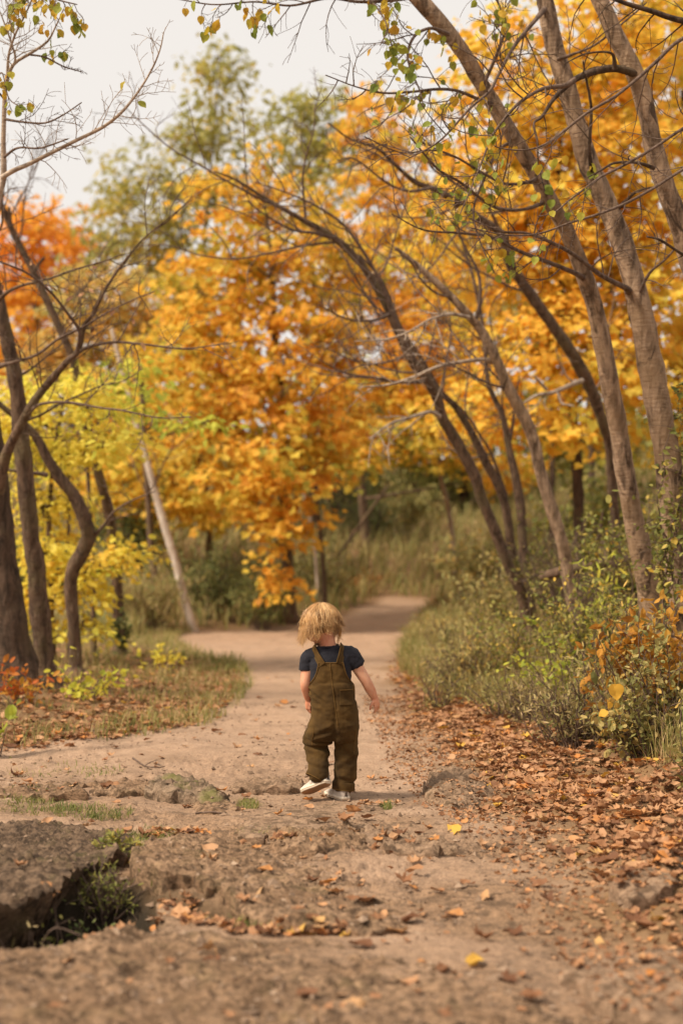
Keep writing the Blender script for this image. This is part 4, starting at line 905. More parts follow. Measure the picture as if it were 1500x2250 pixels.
GF = 'bushes at the back of the clearing'
shrub('bush', 'dense green bush under the leaning birch', 'bush', (470, 1400), 220, 185, 'lance', .085, M['leaf_bush'], 2600, 30, 34, GF, d=20.8, tint=(.55, .22))
shrub('bush', 'green bush in front of the big maple trunk', 'bush', (570, 1398), 180, 150, 'lance', .085, M['leaf_bush'], 2000, 31, 30, GF, d=20.2, tint=(.6, .22))
shrub('bush', 'tawny grass-like bush left of the leaning birch', 'bush', (340, 1400), 190, 150, 'lance', .10, M['straw'], 1700, 32, 34, GF, d=19.5, tint=(.5, .3), droop=-.3)
shrub('bush', 'dark green bush deep between the left trunks', 'bush', (300, 1350), 200, 230, 'oval', .09, M['leaf_bush'], 2000, 33, 30, GF, d=24, tint=(.45, .22))
shrub('bush', 'grey green bush right of the orange lower boughs', 'bush', (700, 1350), 190, 150, 'lance', .09, M['leaf_sage'], 1700, 34, 30, GF, d=23.5, tint=(.3, .25))
shrub('bush', 'blackish green cedar bush on the slope behind the child', 'bush', (810, 1230), 130, 120, 'lance', .08, M['leaf_bush'], 1900, 35, 28, GF, d=30, tint=(.25, .2))
shrub('bush', 'wide olive bush on the slope left of the pale post-like stem', 'bush', (880, 1220), 200, 130, 'oval', .10, M['leaf_sage'], 1700, 36, 28, GF, d=31, tint=(.4, .25))
shrub('bush', 'brownish olive thicket on the slope under the dark stems', 'bush', (1060, 1260), 260, 160, 'oval', .09, M['leaf_sage'], 2000, 37, 34, GF, d=24, tint=(.5, .3))
shrub('bush', 'russet bush at the left lip of the bend', 'bush', (790, 1320), 120, 60, 'lance', .08, M['leaf_rust'], 700, 38, 24, GF, d=25, tint=(.15, .2))
shrub('bush', 'tall dim bush behind the pale fallen trunk', 'bush', (740, 1260), 200, 230, 'oval', .11, M['leaf_bush'], 1900, 39, 30, GF, d=32, tint=(.4, .25))
shrub('bush', 'dark thicket below the gold boughs at the right', 'bush', (1330, 1230), 320, 240, 'oval', .10, M['leaf_green'], 2200, 40, 34, GF, d=20, tint=(.35, .25))
shrub('bush', 'dim thicket behind the yellow tree', 'bush', (90, 1370), 260, 200, 'oval', .09, M['leaf_bush'], 2000, 41, 30, GF, d=21, tint=(.5, .3))
shrub('bush', 'brown green thicket on the crest above the bend', 'bush', (960, 1180), 260, 120, 'oval', .12, M['leaf_sage'], 1800, 42, 30, GF, d=38, tint=(.5, .3))
shrub('bush', 'dark thicket on the crest left of the bend', 'bush', (560, 1230), 320, 170, 'oval', .13, M['leaf_bush'], 2200, 43, 34, GF, d=36, tint=(.35, .3))
shrub('weed', 'tan dry weed patch at the foot of the feathery green tuft', 'weed', (1010, 1530), 200, 120, 'lance', .036, M['straw'], 700, 70, 34, GB, tint=(.6, .3), droop=0)
shrub('weed', 'tan brown dead stalks in front of the bramble', 'weed', (1180, 1600), 190, 130, 'lance', .036, M['straw'], 600, 71, 36, GB, tint=(.55, .3), droop=0)
shrub('shrub', 'yellowing bush of small round leaves below the grey brown tree', 'shrub', (1230, 1560), 200, 180, 'round', .034, M['leaf_lime'], 420, 72, 20, GB, tint=(.3, .3))
shrub('weed', 'olive weeds bordering the far stretch of the path', 'weed', (960, 1440), 150, 110, 'lance', .05, M['leaf_sage'], 800, 73, 30, GB, tint=(.7, .25), droop=0)
shrub('weed', 'rusty dead weeds where the verge meets the bend', 'weed', (985, 1370), 120, 70, 'lance', .06, M['leaf_rust'], 420, 74, 24, GB, tint=(.3, .2), droop=0)
BR = [o for o in bpy.data.objects if o.get('label') == 'low green and yellow bramble on the leafy slope'][0]
for k, (px, py, d_, s_, rz) in enumerate([(1352, 1520, 6.0, .070, 3.05), (1324, 1568, 5.95, .042, 4.3), (1338, 1550, 6.0, .030, 4.0)]):
    mb = MB(); tv, tf = leaf_template('aspen', .22, .35, 2, .5, 7 + k); tv[:, 0] *= 1.15; tv[:, 2] += .08 * noise2(tv[:, 0] * 5, tv[:, 1] * 5, k); mb.add(tv, tf, .62); tube(mb, np.array([[0, -.5, -.15], [0, -.2, -.04], [0, .08, 0]]), [.015, .015, .015], 4, cap=False, tint=.6)
    a = np.array([math.sin(rz) * .6, -.1, math.cos(rz)]); a = unit(a); nv = np.array([[.25, -1, .5], [-.6, -.7, .5], [.7, -.5, .6], [.5, -.6, .8]][k % 4]); nn = unit(nv - a * (nv @ a)); b = np.cross(a, nn); p = P(px, py, d_) - a * s_ * .45
    o = bpy.data.objects.new('leaf', mb.mesh('leaf', M['leaf_maple'])); COL.objects.link(o); o.parent = BR; o.matrix_parent_inverse = Matrix.Translation(-Vector(BR.location)); s = s_
    o.matrix_basis = Matrix(((b[0]*s, a[0]*s, nn[0]*s, p[0]), (b[1]*s, a[1]*s, nn[1]*s, p[1]), (b[2]*s, a[2]*s, nn[2]*s, p[2]), (0, 0, 0, 1)))
shrub('weed', 'tall yellow green weeds rising before the slim aspen', 'weed', (1370, 1560), 260, 260, 'lance', .05, M['leaf_sage'], 900, 75, 40, GB, tint=(.7, .25), d=7.6, droop=0)
shrub('weed', 'tall tan weeds leaning between the bramble and the tall green shrub', 'weed', (1260, 1600), 240, 220, 'lance', .045, M['straw'], 650, 76, 44, GB, tint=(.5, .3), d=7.3, droop=0)
shrub('weed', 'light green feathery weeds along the middle of the right verge', 'weed', (1060, 1470), 220, 150, 'lance', .05, M['leaf_sage'], 1000, 77, 40, GB, tint=(.75, .25), d=10.5, droop=0)
# climbing vine on the thick aspen
vr = empty('climbing_vine', tuple(G(1490, 1440))); tag(vr, 'green leaved vine climbing the thick aspen at the picture edge', 'vine')
vb, vl = MB(), MB(); r9 = np.random.default_rng(77); vp = []
for k in range(6):
    t0 = r9.uniform(0, 6)
    ln = np.array([P(1500 + 34 * math.sin(s * 4 + t0) - 30 * s + r9.normal() * 8, 1400 - 560 * s * (1 - .09 * k), 7.85 - .1 * math.cos(s * 5 + t0)) for s in np.linspace(0, 1, 16)])
    ln = smooth_line(ln, 60); tube(vb, ln, np.linspace(.006, .0015, 60), 4, cap=False); vp.append(ln[10:])
    for i in range(12, 58, 5):
        q = ln[i] + np.cumsum(np.vstack([[0, 0, 0], np.repeat([r9.normal(size=3) * [.035, .03, .02] + [0, -.008, .006]], 5, 0)]), 0); tube(vb, q, np.linspace(.002, .001, 6), 3, cap=False); vp.append(q)
vp = np.concatenate(vp); i9 = r9.integers(0, len(vp), 620)
for k in range(3):
    j = i9[k::3]; n9 = len(j)
    add_leaves(vl, leaf_template('oval' if k else 'round', .2, .3, 1, .3, 3 + k), vp[j] + r9.normal(size=(n9, 3)) * .012, rand_dirs(n9, r9) + [0, 0, -.3], np.array([0, -.6, .8]) + r9.normal(size=(n9, 3)) * .5, .042 * r9.uniform(.6, 1.3, n9), np.clip(r9.normal(.45, .22, n9), 0, 1))
vb.build('vine_stems', M['twig'], vr); vl.build('foliage', M['leaf_green'], vr, smooth=False)

def grass(name, label, n, where, hgt, wid, mat, seed, tint=(.5, .25), lean=.5, clump=0.0):
    r_ = np.random.default_rng(seed)
    xy = where(r_, n); n = len(xy)
    z = H(xy[:, 0], xy[:, 1]) - .012
    h = hgt * r_.uniform(.4, 1.25, n) * (1 + np.clip(xy[:, 1] - 9, 0, 20) * .03); a = r_.uniform(0, 2 * math.pi, n); ln = r_.uniform(.05, lean * 1.6, n)
    dr = np.stack([np.cos(a), np.sin(a), 0 * a], 1); sd_ = np.stack([-np.sin(a), np.cos(a), 0 * a], 1)
    b = np.c_[xy, z]; w = wid * r_.uniform(.6, 1.3, n) * (1 + np.clip(xy[:, 1] - 8, 0, 30) * .06)
    m1 = b + np.array([0, 0, 1]) * (h * .5)[:, None] + dr * (h * ln * .25)[:, None]
    m2 = b + np.array([0, 0, 1]) * (h * .82)[:, None] + dr * (h * ln * .65)[:, None]
    tp = b + np.array([0, 0, 1]) * (h * (1 - .22 * ln))[:, None] + dr * (h * ln * 1.15)[:, None]
    s = sd_ * w[:, None] / 2
    V = np.stack([b - s, b + s, m1 - s * .9, m1 + s * .9, m2 - s * .6, m2 + s * .6, tp], 1).reshape(-1, 3)
    k = (np.arange(n) * 7)[:, None]
    t = np.clip(tint[0] + r_.normal(size=n) * tint[1] + tint[1] * fbm(xy[:, 0] * 1.5, xy[:, 1] * 1.5, 2, seed), 0, 1)
    F = np.concatenate([k + c for c in ([0, 1, 3], [0, 3, 2], [2, 3, 5], [2, 5, 4], [4, 5, 6])])
    mb = MB(); mb.add(V, F, np.repeat(t, 7))
    o = mb.build(name, mat, smooth=False); tag(o, label, 'grass', None, 'stuff'); return o
def zone_left(r_, n):
    y = r_.uniform(8.0, 19.5, n); l, _ = path_edges(y); x = l + .25 - r_.exponential(1.1, n)
    k = (fbm(x * 1.6, y * 1.6, 3, 91) > -.18 + .5 * sstep(9.5, 8, y)); return np.c_[x, y][k]
def zone_right(r_, n):
    y = r_.uniform(6.2, 21, n) ; _, r = path_edges(y); x = r + .10 + np.clip(1.05 - .13 * (y - 5), 0, .75) + r_.exponential(.8, n)
    k = fbm(x * 1.4, y * 1.4, 3, 95) > -.25; return np.c_[x, y][k]
def zone_back(r_, n):
    y = 18 + 27 * r_.uniform(size=n) ** 1.3; x = r_.uniform(-.36, .36, n) * y
    l, r = path_edges(y); k = ((x < l - .1) | (x > r + .1) | (y + .5 * x > 25.6)) & ~((x > -2.6) & (x < 1.2) & (y < 20)); return np.c_[x, y][k]
def patches(rows):
    def f(r_, n):
        out = []
        w = np.array([q[4] for q in rows], float); w /= w.sum()
        for (px, py, rx, ry, _), m in zip(rows, (w * n).astype(int)):
            a = r_.uniform(0, 2 * math.pi, m); q = np.sqrt(r_.uniform(0, 1, m))
            for u, v in zip(px + rx * q * np.cos(a), py + ry * q * np.sin(a)): out.append(Pz(u, v, 0)[:2])
        return np.array(out)
    return f
grass('verge_grass', 'green and tawny grass on the left verge below the trunks', 15000, zone_left, .11, .0045, M['grass'], 1, (.55, .28), .8)
grass('verge_grass', 'thin mixed grass along the shrubs of the right verge', 30000, zone_right, .24, .004, M['grass'], 2, (.66, .25), .7)
grass('hill_grass', 'long tawny green grass over the slope behind the clearing', 38000, zone_back, .30, .012, M['straw'], 3, (.36, .28), .6)
grass('rock_grass', 'short green tufts growing between the rock layers', 3600, patches([(70, 1772, 110, 14, 3), (200, 1778, 90, 16, 4), (270, 1856, 60, 30, 6), (330, 1828, 50, 14, 2), (545, 1765, 24, 14, 2), (560, 1836, 30, 9, 2), (700, 1858, 60, 6, 1.2), (570, 2030, 60, 16, 1.5), (130, 1700, 130, 20, 1.5), (850, 1774, 14, 7, .8), (60, 1750, 60, 14, 2), (220, 1700, 60, 10, .7)]), .032, .0035, M['grass'], 4, (.30, .25), 1.1)
shrub('weed', 'leafy green weed spilling between the dark slab and the flaky one', 'weed', (262, 1880), 120, 75, 'oval', .024, M['leaf_green'], 420, 60, 16, GB, tint=(.6, .2), d=4.95)
shrub('weed', 'thin bright green weed growing out of the black hollow', 'weed', (140, 2020), 150, 220, 'round', .016, M['leaf_green'], 110, 61, 9, GB, tint=(.6, .15), d=4.25)
shrub('weed', 'dark trailing weed at the deep end of the hollow', 'weed', (200, 1990), 190, 140, 'oval', .018, M['leaf_bush'], 260, 62, 12, GB, tint=(.3, .2), d=4.4)
shrub('weed', 'mat of dark ivy leaves lining the floor of the hollow', 'weed', (240, 2010), 330, 120, 'round', .03, M['leaf_bush'], 420, 64, 26, GB, tint=(.4, .25), d=4.3)
shrub('weed', 'tawny drooping grass stalks at the mouth of the hollow', 'weed', (50, 2070), 150, 200, 'lance', .03, M['straw'], 80, 63, 12, GB, tint=(.7, .2), d=4.05)

shrub('weed', 'green creeper crowding the near wall of the hollow', 'weed', (90, 2060), 260, 140, 'round', .02, M['leaf_green'], 420, 65, 24, GB, tint=(.45, .25), d=4.1)
shrub('weed', 'grassy green clump under the edge of the dark slab', 'weed', (230, 1950), 170, 130, 'lance', .022, M['leaf_green'], 420, 66, 22, GB, tint=(.35, .2), d=4.62, droop=0)
# ================================================================ fallen leaves and stones
r_l = np.random.default_rng(404)
def dry_template(k):
    kind = ['maple', 'aspen', 'oval', 'heart', 'maple', 'round'][k % 6]
    tv, tf = leaf_template(kind, .1, 0, 2, 0, 11 + k)
    x, y = tv[:, 0].copy(), tv[:, 1] - .42
    cu = [1.3, .9, 1.6, .7, 2.0, 1.1][k % 6]
    tv[:, 2] = cu * .34 * np.abs(x) ** 1.5 + cu * .28 * y ** 2 + .16 * noise2(x * 3.2 + k, y * 3.2, k) + .2 * x * y * (-1) ** k
    tv[:, 1] = y; tv[:, 0] *= .85
    tv[:, 2] -= tv[:, 2].min()
    return tv, tf
DT = [dry_template(k) for k in range(6)]
def scatter_pts():
    P1 = []
    # the drift along the right edge, thick near the shrubs and thinning on to the dirt
    n = 15000; y = r_l.uniform(3.2, 17, n); _, r = path_edges(y)
    x = r - .05 + r_l.gamma(2.0, .33, n)
    near = sstep(3.0, 5.2, y)
    keep = r_l.uniform(size=n) < (sstep(-.12, .42, x - r + .12 * fbm(x * 3, y * 3, 2, 7)) * (.25 + .75 * near)) * (1 - .55 * sstep(1.0, 1.9, x - r))
    P1.append(np.c_[x, y][keep])
    # along the left verge
    n = 6500; y = r_l.uniform(7.6, 16, n); l, _ = path_edges(y); x = l + .18 - r_l.gamma(1.6, .38, n)
    P1.append(np.c_[x, y])
    n = 170; y = r_l.uniform(3.2, 6.2, n); x = r_l.uniform(-.02, .24, n) * y; P1.append(np.c_[x, y])
    n = 260; y = r_l.uniform(3.2, 13, n); x = r_l.uniform(-.26, .14, n) * y; P1.append(np.c_[x, y])     # strays on the dirt
    for (px, py, rx, ry, m) in [(470, 2018, 75, 26, 50), (385, 1985, 60, 24, 34), (640, 2046, 150, 12, 40), (310, 1826, 70, 9, 30), (250, 2030, 90, 22, 18), (40, 2085, 40, 12, 10), (365, 1826, 50, 7, 14), (650, 1855, 60, 6, 8), (820, 1764, 25, 8, 10), (880, 1862, 60, 8, 10), (120, 1740, 120, 10, 14), (420, 1830, 40, 8, 10)]:
        a = r_l.uniform(0, 2 * math.pi, m); q = np.sqrt(r_l.uniform(size=m))
        P1.append(np.array([Pz(u, v, 0.0)[:2] for u, v in zip(px + rx * q * np.cos(a), py + ry * q * np.sin(a))]))
    return np.concatenate(P1)
XY = scatter_pts()
XY = XY[np.abs(XY[:, 0]) < .42 * XY[:, 1] + .6]
from mathutils.bvhtree import BVHTree
_rv, _rf, _n0 = [], [], 0
for o in list(bpy.data.objects):
    if o.name.startswith('rock') and o.type == 'MESH' and 'grass' not in o.name:
        me = o.data; v_ = np.zeros(len(me.vertices) * 3, np.float32); me.vertices.foreach_get('co', v_); v_ = v_.reshape(-1, 3)
        me.calc_loop_triangles(); f_ = np.zeros(len(me.loop_triangles) * 3, np.int32); me.loop_triangles.foreach_get('vertices', f_)
        _rv.append(v_); _rf.append(f_.reshape(-1, 3) + _n0); _n0 += len(v_)
ROCKS = BVHTree.FromPolygons(np.concatenate(_rv).tolist(), np.concatenate(_rf).tolist())
def surf(x, y, z=None):
    """height of whatever lies uppermost: rock or earth"""
    if z is None: z = float(HG(x, y))
    hit = ROCKS.ray_cast(Vector((x, y, 2)), Vector((0, 0, -1)))
    return max(z, hit[0].z) if hit[0] is not None else z
sz = r_l.uniform(.028, .076, len(XY)) * np.where(r_l.uniform(size=len(XY)) < .3, .6, 1.0)
fx = XY[:, 1]; show = sz / fx * ((np.abs(XY[:, 0] / fx) < .238) & (fx > 3.25))
order = np.argsort(-show); single = order[:290]; rest = order[290:]
ang = r_l.uniform(0, 2 * math.pi, len(XY)); lift = r_l.uniform(0, .03, len(XY)) ** 1.0
til = r_l.normal(size=(len(XY), 3)) * .30 + [0, 0, 1]; til[r_l.uniform(size=len(XY)) < .22] *= [3, 3, -.8]
tintv = np.clip(r_l.beta(2.2, 2.2, len(XY)) + .08 * r_l.normal(size=len(XY)), 0, 1)
DM = []
for k in range(6):
    mb = MB(); mb.add(*DT[k]); tube(mb, np.array([[0, -.62, .05], [0, -.5, .03], [0, -.40, DT[k][0][0][2]]]), [.012, .012, .014], 3, cap=False)
    DM.append(mb.mesh('fallen_leaf', M['leaf_dry_single']))
SHAPE = {m.name: k for m, k in zip(DM, ['lobed', 'rounded', 'narrow', 'heart shaped', 'curled lobed', 'oval'])}
PLACES = [(Pz(a, b, 0)[:2], t) for a, b, t in [(200, 2160, 'on the broad slab at the bottom left'), (700, 2170, 'on the broad slab at the bottom centre'), (1080, 2180, 'on dirt at the bottom right of centre'), (1380, 2150, 'on the half buried slab at the lower right'), (470, 2018, 'in the leafy pocket under the broken rock corner'), (760, 1950, 'on the flaky rock slab below the child'), (1150, 2020, 'on the bare dirt right of the flaky slab'), (700, 1830, 'around the crumbled rock piece'), (700, 1770, 'on the pale slab by the shoes'), (1000, 1800, 'below the tilted grooved stone'), (330, 1826, 'in the row beside the leafy green weed'), (100, 1860, 'on the dark pitted slab'), (200, 2020, 'down in the black hollow'), (380, 1740, 'by the humped mossy rock'), (100, 1740, 'along the low ledge at the left'), (600, 1660, 'on the open path left of the child'), (880, 1640, 'on the open path right of the child'), (1200, 1880, 'on dirt at the foot of the leaf drift')]]
for i in single:
    x, y = XY[i]; l, r = path_edges(y); z = surf(x, y)
    o = bpy.data.objects.new('fallen_leaf', DM[r_l.integers(0, 6)]); COL.objects.link(o)
    nn = unit(til[i] * [.6, .6, 1]); a = np.array([math.cos(ang[i]), math.sin(ang[i]), 0]); a = unit(a - nn * (a @ nn)); b = np.cross(a, nn); s = sz[i]
    deep = x > r + .25
    o.matrix_world = Matrix(((b[0]*s, a[0]*s, nn[0]*s, x), (b[1]*s, a[1]*s, nn[1]*s, y), (b[2]*s, a[2]*s, nn[2]*s, z + .004 + (lift[i] if deep else 0)), (0, 0, 0, 1)))
    kd = SHAPE[o.data.name]
    if deep: tag(o, 'crisp %s brown leaf in the drift of litter %s' % (kd, 'near the low bramble' if y > 5.6 else 'around the pale squared stone' if y > 4.2 else 'at the lower right corner'), 'leaf', 'leaves in the drift below the verge shrubs')
    elif y > 7.5 and x < l + .3: tag(o, 'brown leaf in the litter below the left trunks', 'leaf', 'leaves in the litter below the left trunks')
    else:
        pl = min(PLACES, key=lambda q: math.hypot(q[0][0] - x, (q[0][1] - y) * .8))[1]
        tag(o, 'dry %s leaf lying %s' % (kd, pl), 'leaf', 'leaves strewn on bare dirt and rock')
lit = MB(); kk = r_l.integers(0, 6, len(XY))
zr = HG(XY[:, 0], XY[:, 1]); zr[fx < 6.6] = [surf(a, b, q) for (a, b), q in zip(XY[fx < 6.6], zr[fx < 6.6])]
for k in range(6):
    s = rest[kk[rest] == k]
    dr = np.stack([np.cos(ang[s]), np.sin(ang[s]), 0 * s], 1)
    tmpl = DT[k] if True else None
    _, rr_ = path_edges(XY[s][:, 1]); thick = np.where(XY[s][:, 0] > rr_ + .25, 1.0, .25)
    add_leaves(lit, tmpl, np.c_[XY[s], zr[s] + .003 + lift[s] * thick], dr, til[s], sz[s], tintv[s])
nb_ = 11000; yb = r_l.uniform(3.2, 11, nb_); _, rb = path_edges(yb); xb = rb - .25 + r_l.gamma(1.7, .36, nb_)          # crushed bits
zb = HG(xb, yb); nr_ = yb < 6.4; zb[nr_] = [surf(a, b, q) for a, b, q in zip(xb[nr_], yb[nr_], zb[nr_])]
ab = r_l.uniform(0, 6.28, nb_)
add_leaves(lit, leaf_template('far', .25, .3, 1, .4, 5), np.c_[xb, yb, zb + .003], np.stack([np.cos(ab), np.sin(ab), r_l.normal(size=nb_) * .3], 1), r_l.normal(size=(nb_, 3)) * .5 + [0, 0, 1], r_l.uniform(.008, .026, nb_), np.clip(r_l.beta(2, 3, nb_), 0, 1))
tag(lit.build('leaf_litter', M['leaf_dry'], smooth=True), 'thick drift of dry brown and orange leaves along both verges', 'leaf litter', None, 'stuff')
# grit and stone chips
def gravel(n, seed):
    r_ = np.random.default_rng(seed); y = 3.0 + 7.5 * r_.uniform(size=n) ** 1.2; x = r_.uniform(-.27, .2, n) * y
    l, r = path_edges(y); k = (x > l) & (x < r + .35) & (fbm(x * 2.2, y * 2.2, 3, 17) > -.12); x, y = x[k], y[k]; n = len(x)
    s = r_.gamma(1.6, .0034, n) + .003
    oc = np.array([[1, 0, 0], [0, 1, 0], [-1, 0, 0], [0, -1, 0], [.2, .1, .55], [0, 0, -.5]]); of = np.array([[0, 1, 4], [1, 2, 4], [2, 3, 4], [3, 0, 4], [1, 0, 5], [2, 1, 5], [3, 2, 5], [0, 3, 5]])
    a = r_.uniform(0, 6.28, n); V = oc[None] * r_.uniform(.5, 1.25, (n, 6, 1)); V = V + r_.normal(size=(n, 6, 3)) * .15
    X = (V[..., 0] * np.cos(a)[:, None] - V[..., 1] * np.sin(a)[:, None] * .7) * s[:, None] + x[:, None]
    Y = (V[..., 0] * np.sin(a)[:, None] + V[..., 1] * np.cos(a)[:, None] * .7) * s[:, None] + y[:, None]
    zz = HG(x, y); nr = y < 6.4; zz[nr] = [surf(p, q, w) for p, q, w in zip(x[nr], y[nr], zz[nr])]
    Z = V[..., 2] * s[:, None] + zz[:, None] + .001
    mb = MB(); mb.add(np.stack([X, Y, Z], -1).reshape(-1, 3), (of[None] + (np.arange(n) * 6)[:, None, None]).reshape(-1, 3), np.repeat(r_.uniform(size=n), 6))
    t = NT('grit'); t.color(t.ramp(t.attr('tint'), [(0, (.14, .09, .058)), (.5, (.24, .16, .105)), (1, (.34, .24, .165))]), .9)
    tag(mb.build('gravel', t.m, smooth=False), 'small stone chips strewn over the dirt path', 'gravel', None, 'stuff')
gravel(9000, 5)
# sticks
def stick(label, rows, z, r):
    p = np.array([Pz(a, b, z) for a, b in rows]); p[:, 2] += [float(HG(q[0], q[1])) for q in p]
    mb = MB(); L = smooth_line(p, 16); tube(mb, L, np.linspace(r, r * .5, 16), 5, .1)
    m = L[9]; tube(mb, np.array([m, m + [.02, .05, .01], m + [.05, .1, .015]]), [r * .5, r * .4, r * .25], 4)
    tag(mb.build('stick', M['twig']), label, 'stick')
stick('pale dead stick lying on the dirt behind the mossy rock', [(292, 1672), (318, 1688), (345, 1695), (362, 1692)], .01, .005)
stick('short twig on the dirt in front of the humped mossy rock', [(430, 1780), (470, 1784), (500, 1788)], .008, .004)
stick('thin dry stalk leaning over the black hollow', [(68, 1962), (110, 2010), (180, 2046)], .06, .003)
# ================================================================ the child
CY = 6.20; KS = FPX / CY * 4.5                        # scale of the enlarged view the figure was measured in
CX0 = (600 / 4.5 + 600 - 750) / FPX * CY
CZ0 = surf(CX0 + .04, CY) - .002
def c(zx, zy, y=0.0):                                 # a point of the figure: across, up, and depth (away from the camera)
    return np.array([(zx - 600) / KS, y, (2055 - zy) / KS])
child = empty('person', (CX0, CY, CZ0))
tag(child, 'toddler with blond hair in brown corduroy overalls walking away along the path', 'person')
def local(mb_or_mesh, name, mat, parent, smooth=True):
    me = mb_or_mesh.mesh(name, mat, smooth) if isinstance(mb_or_mesh, MB) else mb_or_mesh
    o = bpy.data.objects.new(name, me); COL.objects.link(o); o.parent = parent
    return o
def fuse(mb, voxel, smooth_it=6, disp=None, name='m', mat=None):
    """melt overlapping closed shapes into one continuous skin"""
    me = mb.mesh('tmp', None); o = bpy.data.objects.new('tmp', me); COL.objects.link(o)
    m = o.modifiers.new('r', 'REMESH'); m.mode = 'VOXEL'; m.voxel_size = voxel
    s = o.modifiers.new('s', 'SMOOTH'); s.factor = .5; s.iterations = smooth_it
    d_ = bpy.context.evaluated_depsgraph_get(); ev = o.evaluated_get(d_)
    out = bpy.data.meshes.new_from_object(ev); bpy.data.objects.remove(o); bpy.data.meshes.remove(me)
    out.name = name; out.materials.clear()
    if mat: out.materials.append(mat)
    n = len(out.vertices); V = np.zeros(n * 3, np.float32); N = np.zeros(n * 3, np.float32)
    out.vertices.foreach_get('co', V); out.vertex_normals.foreach_get('vector', N)
    V = V.reshape(-1, 3); N = N.reshape(-1, 3)
    if disp is not None:
        V = V + N * disp(V, N)[:, None]; out.vertices.foreach_set('co', V.astype(np.float32).ravel())
    out.polygons.foreach_set('use_smooth', np.ones(len(out.polygons), bool)); out.update()
    return out
def limb(mb, pts, rad, sides=14, n=None):
    L = smooth_line(np.c_[np.array(pts), rad], n or len(pts) * 6)
    p = L[:, :3]; r = L[:, 3]; a = unit(p[0] - p[1]); b = unit(p[-1] - p[-2])      # rounded closed ends
    e = [(.35, .94), (.7, .71), (.92, .39), (1.0, .05)]
    p = np.vstack([[p[0] + a * r[0] * h for h, _ in e][::-1], p, [p[-1] + b * r[-1] * h for h, _ in e]])
    r = np.r_[[r[0] * w for _, w in e][::-1], r, [r[-1] * w for _, w in e]]
    tg = np.gradient(p, axis=0); tg = unit(tg); ref = np.array([.2, 1., .1]); u = unit(np.cross(tg, ref)); w = np.cross(tg, u)
    t = np.linspace(0, 2 * math.pi, sides, endpoint=False)
    V = p[:, None] + r[:, None, None] * (np.cos(t)[None, :, None] * u[:, None] + np.sin(t)[None, :, None] * w[:, None])
    m = len(p); i = np.arange(m - 1)[:, None] * sides; j = np.arange(sides)[None, :]; k = (j + 1) % sides
    mb.add(V.reshape(-1, 3), np.stack([i + j, i + k, i + sides + k, i + sides + j], -1).reshape(-1, 4))
    for ring, pt in ((0, p[0]), (m - 1, p[-1])):
        q = V[ring]; f = np.stack([np.arange(sides), (np.arange(sides) + 1) % sides, np.full(sides, sides)], 1)
        mb.add(np.vstack([q, pt[None]]), f if ring else f[:, ::-1])
def ball(mb, cen, rad, rot=None, n=18):
    u = np.linspace(0, math.pi, n); v = np.linspace(0, 2 * math.pi, n * 2, endpoint=False)
    S = np.stack([np.sin(u)[:, None] * np.cos(v), np.sin(u)[:, None] * np.sin(v), np.cos(u)[:, None] * np.ones_like(v)], -1) * rad
    if rot is not None: S = S @ np.array(rot).T
    m = n * 2; i = np.arange(n - 1)[:, None] * m; j = np.arange(m)[None, :]; k = (j + 1) % m
    mb.add((S + cen).reshape(-1, 3), np.stack([i + j, i + m + j, i + m + k, i + k], -1).reshape(-1, 4))
def rings(mb, rows, sides=40, power=2.4):
    """closed trunk of the body: rows of (zy, centre zx, half width zx, half depth m, y offset)"""
    R_ = np.array(rows, float); L = smooth_line(np.c_[R_[:, 1] * 0, R_[:, 4], -R_[:, 0] / KS, R_], 40)[:, 3:]
    t = np.linspace(0, 2 * math.pi, sides, endpoint=False); ct, st_ = np.cos(t), np.sin(t)
    ex = np.sign(ct) * np.abs(ct) ** (2 / power); ey = np.sign(st_) * np.abs(st_) ** (2 / power)
    V = np.stack([(L[:, 1, None] - 600 + L[:, 2, None] * ex) / KS, L[:, 4, None] + L[:, 3, None] * ey, (2055 - L[:, 0, None]) / KS + 0 * ex], -1)
    m = len(L); i = np.arange(m - 1)[:, None] * sides; j = np.arange(sides)[None, :]; k = (j + 1) % sides
    mb.add(V.reshape(-1, 3), np.stack([i + j, i + k, i + sides + k, i + sides + j], -1).reshape(-1, 4))
    for ring in (0, m - 1):
        q = V[ring]; f = np.stack([np.arange(sides), (np.arange(sides) + 1) % sides, np.full(sides, sides)], 1)
        mb.add(np.vstack([q, q.mean(0)[None]]), f if ring else f[:, ::-1])
TORSO = [(1150, 590, 195, .066, .0), (1040, 583, 196, .068, 0), (940, 573, 202, .070, -.002), (800, 566, 206, .068, -.004), (700, 563, 208, .064, -.002), (630, 560, 200, .057, .004), (598, 561, 190, .050, .008), (572, 560, 164, .044, .012), (553, 555, 126, .039, .014), (540, 548, 86, .034, .016)]
# --- skin: head, neck, arms with hands, legs
sk = MB()
HC = c(470, 330, .012)                                 # middle of the head
Rh = np.array(Matrix.Rotation(R(34), 3, 'Z') @ Matrix.Rotation(R(-22), 3, 'X') @ Matrix.Rotation(R(-6), 3, 'Y'))   # turned left, bowed
def hp(x, y, z): return HC + Rh @ np.array([x, y, z])   # point of the head: x to its right, y forward, z up
ball(sk, HC + Rh @ np.array([0, -.004, .012]), (.066, .078, .070), Rh)
ball(sk, hp(0, .024, -.030), (.052, .052, .052), Rh)    # face
for s in (-1, 1):
    ball(sk, hp(s * .026, .052, -.036), (.024, .022, .022), Rh, 12)   # cheeks
    ball(sk, hp(s * .066, .0, -.018), (.008, .014, .020), Rh, 10)     # ears
ball(sk, hp(0, .058, -.066), (.020, .018, .014), Rh, 12)              # chin
ball(sk, hp(0, .080, -.028), (.009, .010, .010), Rh, 10)              # nose
ball(sk, hp(0, .074, -.012), (.006, .008, .018), Rh, 10)
